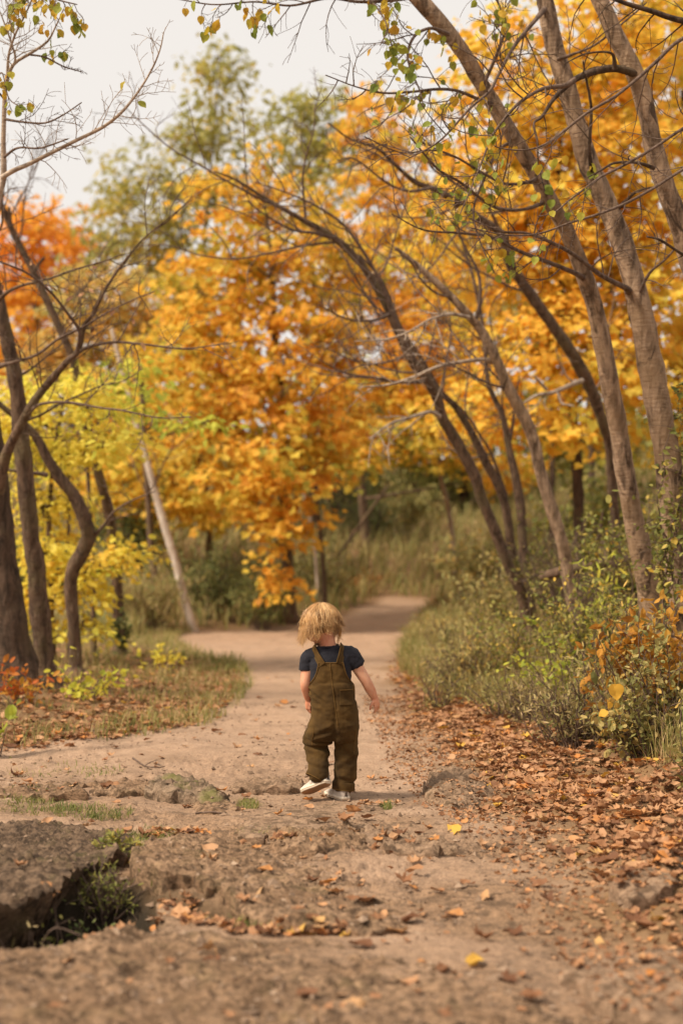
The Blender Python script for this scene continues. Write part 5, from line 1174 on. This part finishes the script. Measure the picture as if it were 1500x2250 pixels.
ball(sk, hp(0, .071, -.050), (.014, .008, .004), Rh, 10); ball(sk, hp(0, .070, -.056), (.012, .008, .004), Rh, 10)   # lips
limb(sk, [c(550, 620, .012), c(545, 555, .010), c(530, 480, .008), c(500, 400, .010)], [.042, .036, .034, .036])
rings(sk, [(z, x, w - 14, d - .006, y) for z, x, w, d, y in TORSO])
def arm(sh, el, wr, side):
    limb(sk, [sh, sh * .45 + el * .55, el, el * .5 + wr * .5, wr], [.029, .0265, .0235, .0225, .0155], 16)
arm(c(760, 640, 0), c(915, 890, .005), c(1003, 1065, .03), 1)
arm(c(358, 655, 0), c(322, 915, -.012), c(352, 1085, .03), -1)
def hand(wr, dirv, back, curl, s, spread=.22):
    """palm, four unequal bent fingers and a thumb leaving the side of the palm; back is the direction the back of the hand faces"""
    dv = unit(dirv); bk = unit(back - dv * (back @ dv)); ac = np.cross(dv, bk) * s           # ac: across, towards the thumb
    limb(sk, [wr - dv * .006, wr + dv * .012, wr + dv * .030], [.0150, .0165, .0150], 12)
    for q in (-.011, -.004, .004, .011): limb(sk, [wr + dv * .006 + ac * q * .7, wr + dv * .034 + ac * q], [.0092, .0082], 10)
    for k, (q, ln) in enumerate(((.0125, .030), (.0042, .034), (-.0042, .032), (-.0122, .025))):
        p0 = wr + dv * .034 + ac * q; d1 = unit(dv + ac * q * spread * 14 - bk * curl * .5); p1 = p0 + d1 * ln * .42
        d2 = unit(d1 - bk * curl * 1.0); p2 = p1 + d2 * ln * .32; d3 = unit(d2 - bk * curl * .9); p3 = p2 + d3 * ln * .26
        limb(sk, [p0, p1, p2, p3], [.0060, .0056, .0050, .0042], 10)
    t0 = wr + dv * .010 + ac * .013; t1 = t0 + unit(dv * .55 + ac * .8 - bk * .35) * .016; t2 = t1 + unit(dv * .9 + ac * .35 - bk * .45) * .014; t3 = t2 + unit(dv + ac * .05 - bk * .5) * .010
    limb(sk, [t0, t1, t2, t3], [.0075, .0066, .0058, .0048], 10)
hand(c(1003, 1068, .03), np.array([.28, .10, -1.0]), np.array([.75, -.62, 0]), .55, 1)
hand(c(352, 1088, .03), np.array([-.02, .16, -1.0]), np.array([-.85, -.5, 0]), .5, -1)
# legs inside the trousers, down to the shoes
LK = [c(470, 1330, 0), c(438, 1520, .035), c(452, 1690, -.03), c(478, 1825, -.062)]
RK = [c(690, 1330, 0), c(712, 1600, .004), c(706, 1800, -.004), c(694, 1975, -.008)]
limb(sk, LK, [.046, .036, .030, .024]); limb(sk, RK, [.046, .038, .031, .025])
rings(sk, [(1420, 590, 190, .070, 0), (1300, 596, 205, .076, 0), (1150, 592, 195, .070, 0), (1080, 590, 180, .062, 0)])
ts = NT('skin'); nn1 = ts.noise(22, 3, vec=ts.coord())
ts.color(ts.mix(ts.ramp(nn1, [(.35, (0, 0, 0)), (.65, (1, 1, 1))]), (.68, .37, .235), (.60, .255, .15)), .5); ts.bsdf.inputs['Subsurface Weight'].default_value = .12; ts.bsdf.inputs['Subsurface Radius'].default_value = (.01, .004, .002)
body = local(fuse(sk, .0026, 5, None, 'body', ts.m), 'body', ts.m, child)
te = NT('eye'); te.color((.08, .05, .03), .15)
for s in (-1, 1):
    e = MB(); ball(e, hp(s * .026, .0655, -.012), (.0085, .006, .0075), Rh, 10); local(e, 'eye', te.m, child)
# --- dark t-shirt
sh = MB(); rings(sh, TORSO[:-1] + [(546, 550, 104, .040, .014)])
limb(sh, [c(700, 640, 0), c(765, 640, 0), c(812, 706, .003)], [.044, .042, .038], 18)
limb(sh, [c(410, 650, 0), c(352, 668, 0), c(331, 745, -.002)], [.042, .037, .033], 18)
def shirt_disp(V, N):
    return .0030 * fbm(V[:, 0] * 22 + V[:, 2] * 14, V[:, 2] * 26 - V[:, 0] * 10, 3, 5) + .0012 * noise2(V[:, 0] * 60, V[:, 2] * 25, 8)
tt = NT('navy_jersey'); tt.color(tt.mix(tt.noise(30, 3, vec=tt.coord()), (.011, .011, .016), (.020, .019, .026)), .9); tt.bsdf.inputs['Sheen Weight'].default_value = .08
tsh = local(fuse(sh, .0034, 5, shirt_disp, 't_shirt', tt.m), 't_shirt', tt.m, child)
tsh['label'] = 'dark navy short sleeved t-shirt'
for (pa, pb, r0) in ((c(812, 706, .003), c(838, 742, .004), .0375), (c(331, 745, -.002), c(326, 790, -.003), .0325)):
    hm = MB(); ln = np.array([pa + (pb - pa) * f for f in (-.1, .3, .75, .98, 1.0, .9)]); tube(hm, ln, [r0, r0 * 1.0, r0 * .985, r0 * .97, r0 * .90, r0 * .84], 28, 0, cap=False); local(hm, 'sleeve_hem', tt.m, tsh)
col = MB(); a_ = np.linspace(0, 2 * math.pi, 49); cl = np.stack([c(545, 0)[0] + (100 / KS) * np.cos(a_), .014 + .043 * np.sin(a_), c(0, 549)[2] + .004 * np.cos(a_) + .003 * np.sin(a_)], 1); tube(col, cl, .0045, 8, cap=False); local(col, 'collar', tt.m, tsh)
# --- corduroy overalls
ov = MB()
rings(ov, [(905, 575, 214, .076, -.002), (960, 577, 226, .082, -.003), (1050, 588, 222, .084, -.004), (1200, 606, 236, .090, -.006), (1330, 596, 254, .092, -.004), (1430, 586, 250, .086, 0), (1470, 588, 220, .07, 0)], power=2.3)
limb(ov, [c(468, 1330, .0), c(448, 1450, .016), c(432, 1530, .026), c(442, 1640, -.006), c(452, 1745, -.040), c(457, 1795, -.055)], [.056, .060, .058, .048, .045, .042], 20)
limb(ov, [c(700, 1330, 0), c(718, 1450, 0), c(720, 1600, .002), c(714, 1760, -.002), c(700, 1890, -.006), c(698, 1908, -.006)], [.056, .054, .052, .050, .046, .045], 20)
def ov_disp(V, N):
    zx = V[:, 0] * KS + 600; zy = 2055 - V[:, 2] * KS; back = sstep(.03, -.03, V[:, 1])
    d = .0042 * fbm(V[:, 0] * 9 + V[:, 2] * 7, V[:, 2] * 15 - V[:, 0] * 5, 3, 12) + .002 * fbm(V[:, 0] * 26 - V[:, 2] * 12, V[:, 2] * 30 + V[:, 0] * 18, 2, 15)
    lft = sstep(610, 560, zx) * sstep(1250, 1330, zy)
    for y0, sl, amp, w in ((1520, .0, .010, 26), (1455, -.25, .006, 30), (1600, .25, .004, 26), (1390, -.5, .005, 34), (1700, .2, .003, 22)):
        u = (zy - y0 - sl * (zx - 450)) / w; d = d + lft * amp * (np.exp(-(u + .9) ** 2) - .9 * np.exp(-(u - .5) ** 2 * 1.5))
    rgt = sstep(600, 650, zx) * sstep(1380, 1460, zy)
    for y0, sl, amp, w in ((1560, .9, .004, 40), (1690, -.6, .004, 36), (1840, .15, .004, 24), (1885, -.1, .004, 18), (1480, -.3, .004, 34)):
        u = (zy - y0 - sl * (zx - 715)) / w; d = d + rgt * amp * (np.exp(-(u + .9) ** 2) - .8 * np.exp(-(u - .5) ** 2))
    wst = sstep(560, 420, zx) * sstep(900, 950, zy) * sstep(1260, 1150, zy)
    for y0, sl, amp, w in ((1010, .75, .007, 24), (1075, .55, .006, 28), (1150, .35, .004, 28)):
        u = (zy - y0 - sl * (zx - 420)) / w; d = d + wst * amp * (np.exp(-(u + .8) ** 2) - .8 * np.exp(-(u - .6) ** 2))
    seat = np.exp(-((zx - 615) / 22) ** 2) * sstep(950, 1250, zy) * back * sstep(1480, 1400, zy); d = d - .006 * seat
    cr = np.exp(-((zx - 596) / 60) ** 2 - ((zy - 1400) / 50) ** 2) * back; d = d - .004 * cr
    return d
tc = NT('corduroy')
wv = tc.node('ShaderNodeTexWave'); wv.wave_type = 'BANDS'; wv.bands_direction = 'X'; wv.inputs['Scale'].default_value = 78; wv.inputs['Distortion'].default_value = .6; wv.inputs['Detail'].default_value = 1
tc.link(tc.coord(), wv.inputs['Vector'])
cn = tc.noise(9, 4, .6, tc.coord())
cc = tc.mix(tc.ramp(cn, [(.35, (0, 0, 0)), (.65, (1, 1, 1))]), (.040, .0205, .005), (.105, .055, .0125)); cc = tc.mix(tc.ramp(wv.outputs['Fac'], [(0, (.6, .6, .6)), (.5, (0, 0, 0))]), cc, (.020, .011, .004))
tc.color(cc, .95); tc.bsdf.inputs['Sheen Weight'].default_value = .15; tc.bsdf.inputs['Sheen Roughness'].default_value = .4; tc.bsdf.inputs['Sheen Tint'].default_value = (.8, .6, .25, 1); tc.bump(wv.outputs['Fac'], .6, .0015)
CORD = tc.m
tcl = NT('corduroy_seam'); tcl.color((.12, .064, .016), .95); SEAM = tcl.m
ovo = local(fuse(ov, .0034, 4, ov_disp, 'overalls', CORD), 'overalls', CORD, child)
ovo['label'] = 'olive brown corduroy overalls with rolled cuffs'
bv_ov = BVHTree.FromPolygons([v.co.copy() for v in ovo.data.vertices], [tuple(p.vertices) for p in ovo.data.polygons])
bv_sh = BVHTree.FromPolygons([v.co.copy() for v in tsh.data.vertices], [tuple(p.vertices) for p in tsh.data.polygons])
def on_cloth(zx, zy, off, front=False):
    p = c(zx, zy); y0 = -.4 if not front else .4; dy = 1 if not front else -1; best = None
    for bv in (bv_ov, bv_sh):
        h = bv.ray_cast(Vector((p[0], y0, p[2])), Vector((0, dy, 0)))
        if h[0] is not None and (best is None or (h[0].y - best) * dy < 0): best = h[0].y
    if best is None: best = 0.0
    return np.array([p[0], best - dy * off, p[2]])
def panel(rows, n, off, front=False, thick=.0022):
    """cloth panel laid on the figure; rows of (zy, zx_left, zx_right) from top to bottom"""
    G_ = []
    for zy, a, b in rows:
        of = off if off < .003 or front else off * float(np.clip((985 - zy) / 70, -.6, 1))
        G_.append([on_cloth(a + (b - a) * t, zy, of, front) for t in np.linspace(0, 1, n)])
    G_ = np.array(G_); m = len(rows)
    for _ in range(2):                                  # relax the depth so that the panel hangs smoothly
        q = G_[..., 1].copy(); q[1:-1, 1:-1] = (q[:-2, 1:-1] + q[2:, 1:-1] + q[1:-1, :-2] + q[1:-1, 2:] + 2 * q[1:-1, 1:-1]) / 6
        kz = np.array([r_[0] for r_ in rows]) < 930
        G_[kz, :, 1] = (np.minimum(G_[..., 1], q) if not front else np.maximum(G_[..., 1], q))[kz]
    dy = np.array([0, thick if not front else -thick, 0])
    V = np.concatenate([G_.reshape(-1, 3), (G_ + dy).reshape(-1, 3)]); k = m * n
    i = np.arange(m - 1)[:, None] * n; j = np.arange(n - 1)[None, :]
    F = np.stack([i + j, i + n + j, i + n + j + 1, i + j + 1], -1).reshape(-1, 4)
    rim = list(range(n)) + [r_ * n + n - 1 for r_ in range(1, m)] + [(m - 1) * n + q for q in range(n - 2, -1, -1)] + [r_ * n for r_ in range(m - 2, 0, -1)]
    S = np.array([(rim[q], rim[(q + 1) % len(rim)], rim[(q + 1) % len(rim)] + k, rim[q] + k) for q in range(len(rim))])
    mb = MB(); mb.add(V, np.concatenate([F, F[:, ::-1] + k, S])); return mb, G_
def interp_rows(keys, n):
    K_ = np.array(keys, float); z = np.linspace(K_[0, 0], K_[-1, 0], n); return [(q, np.interp(q, K_[:, 0], K_[:, 1]), np.interp(q, K_[:, 0], K_[:, 2])) for q in z]
bibk = [(702, 450, 692), (740, 446, 700), (800, 432, 716), (850, 410, 738), (885, 385, 762), (915, 362, 790), (940, 354, 800), (975, 362, 802), (1020, 378, 798)]
mb, gb = panel(interp_rows(bibk, 40), 36, .0045); bib = local(mb, 'back_panel', CORD, ovo)
for side in (0, -1):                                    # bound edges
    e = MB(); tube(e, gb[:, side] + [0, -.001, 0], .0026, 6, cap=False); local(e, 'edge_binding', SEAM, bib)
e = MB(); tube(e, gb[0] + [0, -.001, 0], .0028, 6, cap=False); local(e, 'edge_binding', SEAM, bib)
e = MB(); tube(e, np.array([on_cloth(x, y, .0062 if y < 970 else .0016) for x, y in smooth_line(np.array([(563, 705, 0), (572, 800, 0), (584, 900, 0), (598, 1000, 0), (615, 1130, 0), (632, 1250, 0), (640, 1320, 0)]), 60)[:, :2]]), .0017, 5, cap=False); local(e, 'centre_seam', SEAM, ovo)
mb, _ = panel(interp_rows([(690, 450, 690), (800, 430, 720), (900, 380, 780), (960, 360, 800)], 20), 24, .005, True); local(mb, 'front_bib', CORD, ovo)
def strap(top, mid, low, w):
    """from the back panel over the shoulder and down to the bib"""
    pl = []
    for t in np.linspace(0, 1, 12):
        x = low[0] + (top[0] - low[0]) * t; y = low[1] + (top[1] - low[1]) * t; pl.append(on_cloth(x, y, .0065 - .001 * t))
    a = pl[-1]; f = on_cloth(top[0] + (580 - top[0]) * .05, top[1] + 30, .005, True); b = on_cloth(600 + (top[0] - 590) * .6, 720, .007, True)
    tp = np.array([a[0], (a[1] + f[1]) / 2, max(a[2], f[2]) + .006])
    L = np.vstack([np.array(pl), smooth_line(np.array([a, (a + tp) / 2 + [0, -.003, .003], tp, (tp + f) / 2 + [0, .004, .003], f]), 12)[1:], smooth_line(np.array([f, (f + b) / 2 + [0, .004, 0], b]), 8)[1:]])
    tg = unit(np.gradient(L, axis=0)); cen = np.array([c(556, 0)[0], .0, 0]); out = L - cen; out[:, 2] = np.clip(L[:, 2] - c(0, 640)[2], 0, 1) * 1.2
    out = unit(out - tg * np.sum(out * tg, 1)[:, None]); sd_ = np.cross(tg, out); h = w / KS / 2; th = .0022
    V = np.stack([L - sd_ * h, L + sd_ * h, L + sd_ * h + out * th, L + out * th * 1.4, L - sd_ * h + out * th], 1)
    m = len(L); i = np.arange(m - 1)[:, None] * 5; j = np.arange(5)[None, :]; k = (j + 1) % 5
    mb = MB(); mb.add(V.reshape(-1, 3), np.stack([i + j, i + k, i + 5 + k, i + 5 + j], -1).reshape(-1, 4))
    o = local(mb, 'strap', CORD, ovo)
    for sgn in (-1, 1):
        e = MB(); tube(e, L + sd_ * h * sgn * .93 + out * th * 1.2, .0013, 5, cap=False); local(e, 'stitching', SEAM, o)
strap((398, 572), None, (488, 722), 76)
strap((688, 558), None, (652, 712), 76)
# side tabs, back pocket, knee pocket
mb, gp = panel(interp_rows([(925, 770, 800), (1000, 772, 806)], 8), 6, .004); local(mb, 'side_tab', SEAM, ovo)
mb, gp = panel(interp_rows([(945, 352, 372), (1035, 356, 374)], 8), 6, .004); local(mb, 'side_tab', SEAM, ovo)
mb, gp = panel([(952 + 22 * (1 - t_) + 150 * f, 655 + 4 * f, 790) for f in np.linspace(0, 1, 14) for t_ in (0.5,)], 16, .0022, thick=.001); pk = local(mb, 'back_pocket', CORD, ovo)
e = MB(); tube(e, gp[0] + [0, -.0008, 0], .0018, 5, cap=False); local(e, 'pocket_edge', SEAM, pk)
e = MB(); tube(e, np.array([on_cloth(x, y, .001) for x, y in smooth_line(np.array([(404, 1325, 0), (402, 1390, 0), (388, 1450, 0), (390, 1512, 0)]), 24)[:, :2]]), .0018, 5, cap=False); local(e, 'pocket_seam', SEAM, ovo)
e = MB(); tube(e, np.array([on_cloth(x, y, .001) for x, y in smooth_line(np.array([(815, 1330, 0), (806, 1420, 0), (800, 1500, 0), (796, 1590, 0)]), 24)[:, :2]]), .0016, 5, cap=False); local(e, 'pocket_seam', SEAM, ovo)
def cuff(cen, ax, r0, h):
    ax = unit(ax); pr = [(-.1, 1.0), (.0, 1.05), (.12, 1.10), (.5, 1.09), (.88, 1.10), (1.0, 1.06), (1.02, .98), (.9, .93), (.5, .92)]
    mb = MB(); L = np.array([cen + ax * h * a for a, _ in pr]); tube(mb, np.array([cen + ax * h * (-.1 + 1.15 * i / (len(pr) - 1)) for i in range(len(pr))]), 1.0, 32, 0, cap=False)
    V = mb.v[0].reshape(len(pr), 32, 3); mid = np.array([cen + ax * h * (-.1 + 1.15 * i / (len(pr) - 1)) for i in range(len(pr))])
    a_ = np.linspace(0, 2 * math.pi, 32, endpoint=False)
    for i, (q, w) in enumerate(pr):
        rr = r0 * w * (1 + .045 * np.sin(a_ * 2 + 1) + .03 * np.sin(a_ * 5 + q * 2)); V[i] = L[i] + (V[i] - mid[i]) * rr[:, None]
    mb.v[0] = V.reshape(-1, 3).astype(np.float32); o = local(mb, 'cuff', CORD, ovo)
    e = MB(); ed = V[5]; tube(e, np.vstack([ed, ed[:1]]), .0022, 5, cap=False); local(e, 'cuff_edge', SEAM, o)
cuff(c(456, 1762, -.045), np.array([-.04, -.035, -.115]) + np.array([-.025, 0, 0]), .0425, .034)
cuff(c(698, 1878, -.006), np.array([-.01, -.003, -.1]), .0445, .031)
# --- shoes
tu = NT('shoe_canvas'); tu.color(tu.mix(tu.noise(40, 3, vec=tu.coord()), (.44, .37, .31), (.56, .485, .41)), .8)
tr_ = NT('shoe_rubber'); tr_.color(tr_.mix(tr_.noise(18, 4, vec=tr_.coord()), (.76, .67, .55), (.60, .49, .36)), .55)
tb_ = NT('shoe_tread'); tb_.color(tb_.mix(tb_.noise(30, 4, vec=tb_.coord()), (.42, .27, .16), (.30, .185, .105)), .7)
td_ = NT('shoe_trim'); td_.color((.13, .10, .085), .8)
def shoe(heel, toe, down, label):
    ay = unit(toe - heel); az = -unit(down - ay * (down @ ay)); ax = np.cross(ay, az); Ln = .154
    root = empty('shoe', (0, 0, 0)); root.parent = child; root['label'] = label
    def W(x, y, z): return heel + ax * x + ay * y + az * z
    ts_ = np.linspace(0, 1, 30)
    wid = np.interp(ts_, [0, .03, .10, .25, .42, .62, .78, .9, .97, 1], [.010, .019, .0255, .0285, .0270, .0315, .0335, .0285, .018, .006])
    sx = .004 * np.sin(ts_ * math.pi) * 0
    # sole: rubber band all round, tread below
    so = MB(); ps = np.concatenate([np.stack([wid, ts_ * Ln], 1), np.stack([-wid[::-1], ts_[::-1] * Ln], 1)[1:-1]]); n = len(ps)
    lv = [(0.0015, .94), (.004, 1.03), (.012, 1.05), (.018, 1.04), (.0195, .98), (.0195, .7)]
    V = np.array([[W(x * k, Ln / 2 + (y - Ln / 2) * (1 + (k - 1) * .6), z) for x, y in ps] for z, k in lv])
    i = np.arange(len(lv) - 1)[:, None] * n; j = np.arange(n)[None, :]; q = (j + 1) % n
    so.add(V.reshape(-1, 3), np.stack([i + j, i + q, i + n + q, i + n + j], -1).reshape(-1, 4)); s_o = local(so, 'sole', tr_.m, root)
    st_ = MB(); tube(st_, np.array([W(x * 1.055, Ln / 2 + (y - Ln / 2) * 1.034, .0085) for x, y in np.vstack([ps, ps[:1]])]), .0010, 4, cap=False); local(st_, 'foxing_stripe', tb_.m, s_o)
    tb = MB(); inn = np.array([W(x * .95, Ln / 2 + (y - Ln / 2) * .97, .0012) for x, y in ps]); tb.add(np.vstack([inn, inn.mean(0)[None]]), np.stack([(np.arange(n) + 1) % n, np.arange(n), np.full(n, n)], 1))
    for k in range(12):                                   # tread bars
        y = Ln * (.12 + .07 * k); w = float(np.interp(y / Ln, ts_, wid)) * .8
        tube(tb, np.array([W(-w, y, .0010), W(0, y + .003, .0004), W(w, y, .0010)]), .0012, 4, cap=False)
    local(tb, 'tread', tb_.m, s_o)
    # upper: heel cup, opening, vamp and toe
    up = MB(); hgt = np.interp(ts_, [0, .05, .2, .4, .55, .7, .85, .96, 1], [.050, .058, .060, .056, .046, .036, .030, .024, .018])
    a_ = np.linspace(0, math.pi, 17); rows_ = []
    for t, w, h in zip(ts_, wid, hgt):
        rows_.append([W(math.cos(b) * w * (1.0 - .18 * math.sin(b) ** 2 * (t < .5)), t * Ln * .985 + .001 + (.003 * math.sin(b) if t < .05 else 0), .016 + (h - .016) * math.sin(b) ** .75) for b in a_])
    V = np.array(rows_); m = len(ts_); i = np.arange(m - 1)[:, None] * 17; j = np.arange(16)[None, :]
    up.add(V.reshape(-1, 3), np.stack([i + j, i + j + 1, i + 17 + j + 1, i + 17 + j], -1).reshape(-1, 4))
    for ring in (0, m - 1): up.add(np.vstack([V[ring], V[ring].mean(0)[None]]), np.array([(k, k + 1, 17) for k in range(16)]))
    u_o = local(up, 'upper', tu.m, root)
    sm = MB()
    for k in (8, 9):                                      # strap over the instep
        tube(sm, V[k + 6] * 1.0 + az * .0015, .0035, 5, cap=False)
    local(sm, 'instep_strap', tu.m, u_o)
    hs_ = MB(); tube(hs_, np.array([W(0, -.0015, z) for z in (.018, .03, .045, .052)]), .002, 5, cap=False); local(hs_, 'heel_seam', td_.m, u_o)
    for sgn in (3, 13):
        e = MB(); tube(e, np.array([V[k][sgn if k < 8 else (sgn - 2 if sgn > 8 else sgn + 2)] + (0) for k in range(3, 12)]), .0009, 4, cap=False); local(e, 'side_seam', td_.m, u_o)
    return root
gz = c(0, 2052)[2]
shoe(c(722, 2050, -.045), c(560, 2034, .075), np.array([0, 0, -1.0]), 'right shoe flat on the pale slab')
shoe(c(556, 1866, -.085), c(296, 2006, .0), np.array([.10, -.42, -.80]), 'lifted left shoe showing its tan tread')
# --- hair
r_h = np.random.default_rng(9)
th = NT('hair_strand'); th.color(th.ramp(th.attr('tint'), [(0, (.13, .062, .022)), (.35, (.36, .185, .066)), (.7, (.64, .37, .145)), (1, (.86, .58, .29))]), .42); th.bsdf.inputs['Specular IOR Level'].default_value = .5
cap_ = MB(); ball(cap_, hp(0, -.010, .014), (.069, .075, .070), Rh, 22)
tcap = NT('hair_root'); tcap.color((.26, .150, .065), .7)
capo = local(cap_, 'hair', tcap.m, child); capo['label'] = 'tousled blond chin length hair with curled ends'
hr = MB()
crown_ = unit(np.array([.08, -.38, 1.0])); e1 = unit(np.cross(crown_, [0, 1, 0])); e2 = np.cross(crown_, e1)
def shell(u, k): return np.array([0, -.010, .012]) + u * np.array([.0725, .0785, .0725]) * k
N_H = 3600
for s in range(N_H):
    lock = r_h.integers(0, 84); rl = np.random.default_rng(1000 + lock)
    loose = s < 260
    ph = (rl.uniform(0, 2 * math.pi) + r_h.normal() * .10) if not loose else r_h.uniform(0, 2 * math.pi)
    d0 = math.cos(ph) * e1 + math.sin(ph) * e2
    facew = d0[1] > .55; back_ = d0[1] < -.45             # short fringe, shorter over the nape, long at the sides
    th0 = r_h.uniform(.02, 1.2) if not loose else r_h.uniform(.05, .5)
    arc = (1.05 if facew else 1.42 if back_ else 1.6) + r_h.uniform(-.1, .14)
    fall = (rl.uniform(.0, .02) if facew else rl.uniform(.012, .058) if back_ else rl.uniform(.03, .085)) * r_h.uniform(.75, 1.2)
    k0 = r_h.uniform(.985, 1.03) + rl.uniform(-.01, .045) + (.03 if loose else 0)
    wa, wf, wp = rl.uniform(.03, .13), rl.uniform(3.0, 5.5), rl.uniform(0, 6.28)
    lw = rl.uniform(-.03, .16); pts = []; twl = rl.uniform(-.9, .9) + r_h.normal() * .12
    for t in np.linspace(th0, arc, 8):
        aa = ph + twl * (t - .2) * .35 + wa * math.sin(wf * t + wp) * min(1, t)
        dd = math.cos(aa) * e1 + math.sin(aa) * e2
        pts.append(HC + Rh @ shell(math.cos(t) * crown_ + math.sin(t) * dd, k0 * (1 + .05 * max(0, t - .7) + lw * max(0, t - .9) + .02 * math.sin(wf * t * 1.3 + wp) * t)))
    v = unit(pts[-1] - pts[-2]); p = pts[-1].copy(); cur = rl.uniform(.5, 1.5) * (1 if rl.uniform() < .7 else -1); wph = rl.uniform(0, 6.28) + r_h.normal() * .3
    rad_ = unit((pts[-1] - HC) * [1, 1, 0]); sdv = np.cross(rad_, [0, 0, 1]); flip = rl.uniform(.15, .7) if rl.uniform() < .5 else 0.0
    for q in range(9):
        f = q / 8; v = unit(v * .74 + np.array([0, 0, -.40]) - rad_ * .12 * (1 - f) + rad_ * flip * f + sdv * flip * f * .4 * (-1) ** lock)
        p = p + v * fall / 8 + (rad_ * math.cos(wph + f * 6 * cur) + sdv * math.sin(wph + f * 6 * cur)) * .0052 * f
        pts.append(p.copy())
    L = np.array(pts) + r_h.normal(size=3) * .0014
    if loose: L = L + (r_h.normal(size=3) * .012 + unit(L[-1] - HC) * .008)[None] * np.linspace(0, 1, len(L))[:, None] ** 2
    w0 = r_h.uniform(.0005, .0010) * (.7 if loose else 1)
    tube(hr, L, w0 * np.concatenate([np.linspace(.6, 1, 6), np.linspace(1, .35, len(L) - 6)]), 3, cap=False, tint=float(np.clip(rl.normal(.60, .24) + r_h.normal() * .13 + (.2 if loose else 0) - .25 * (th0 > .9), 0, 1)))
local(hr, 'strands', th.m, capo)
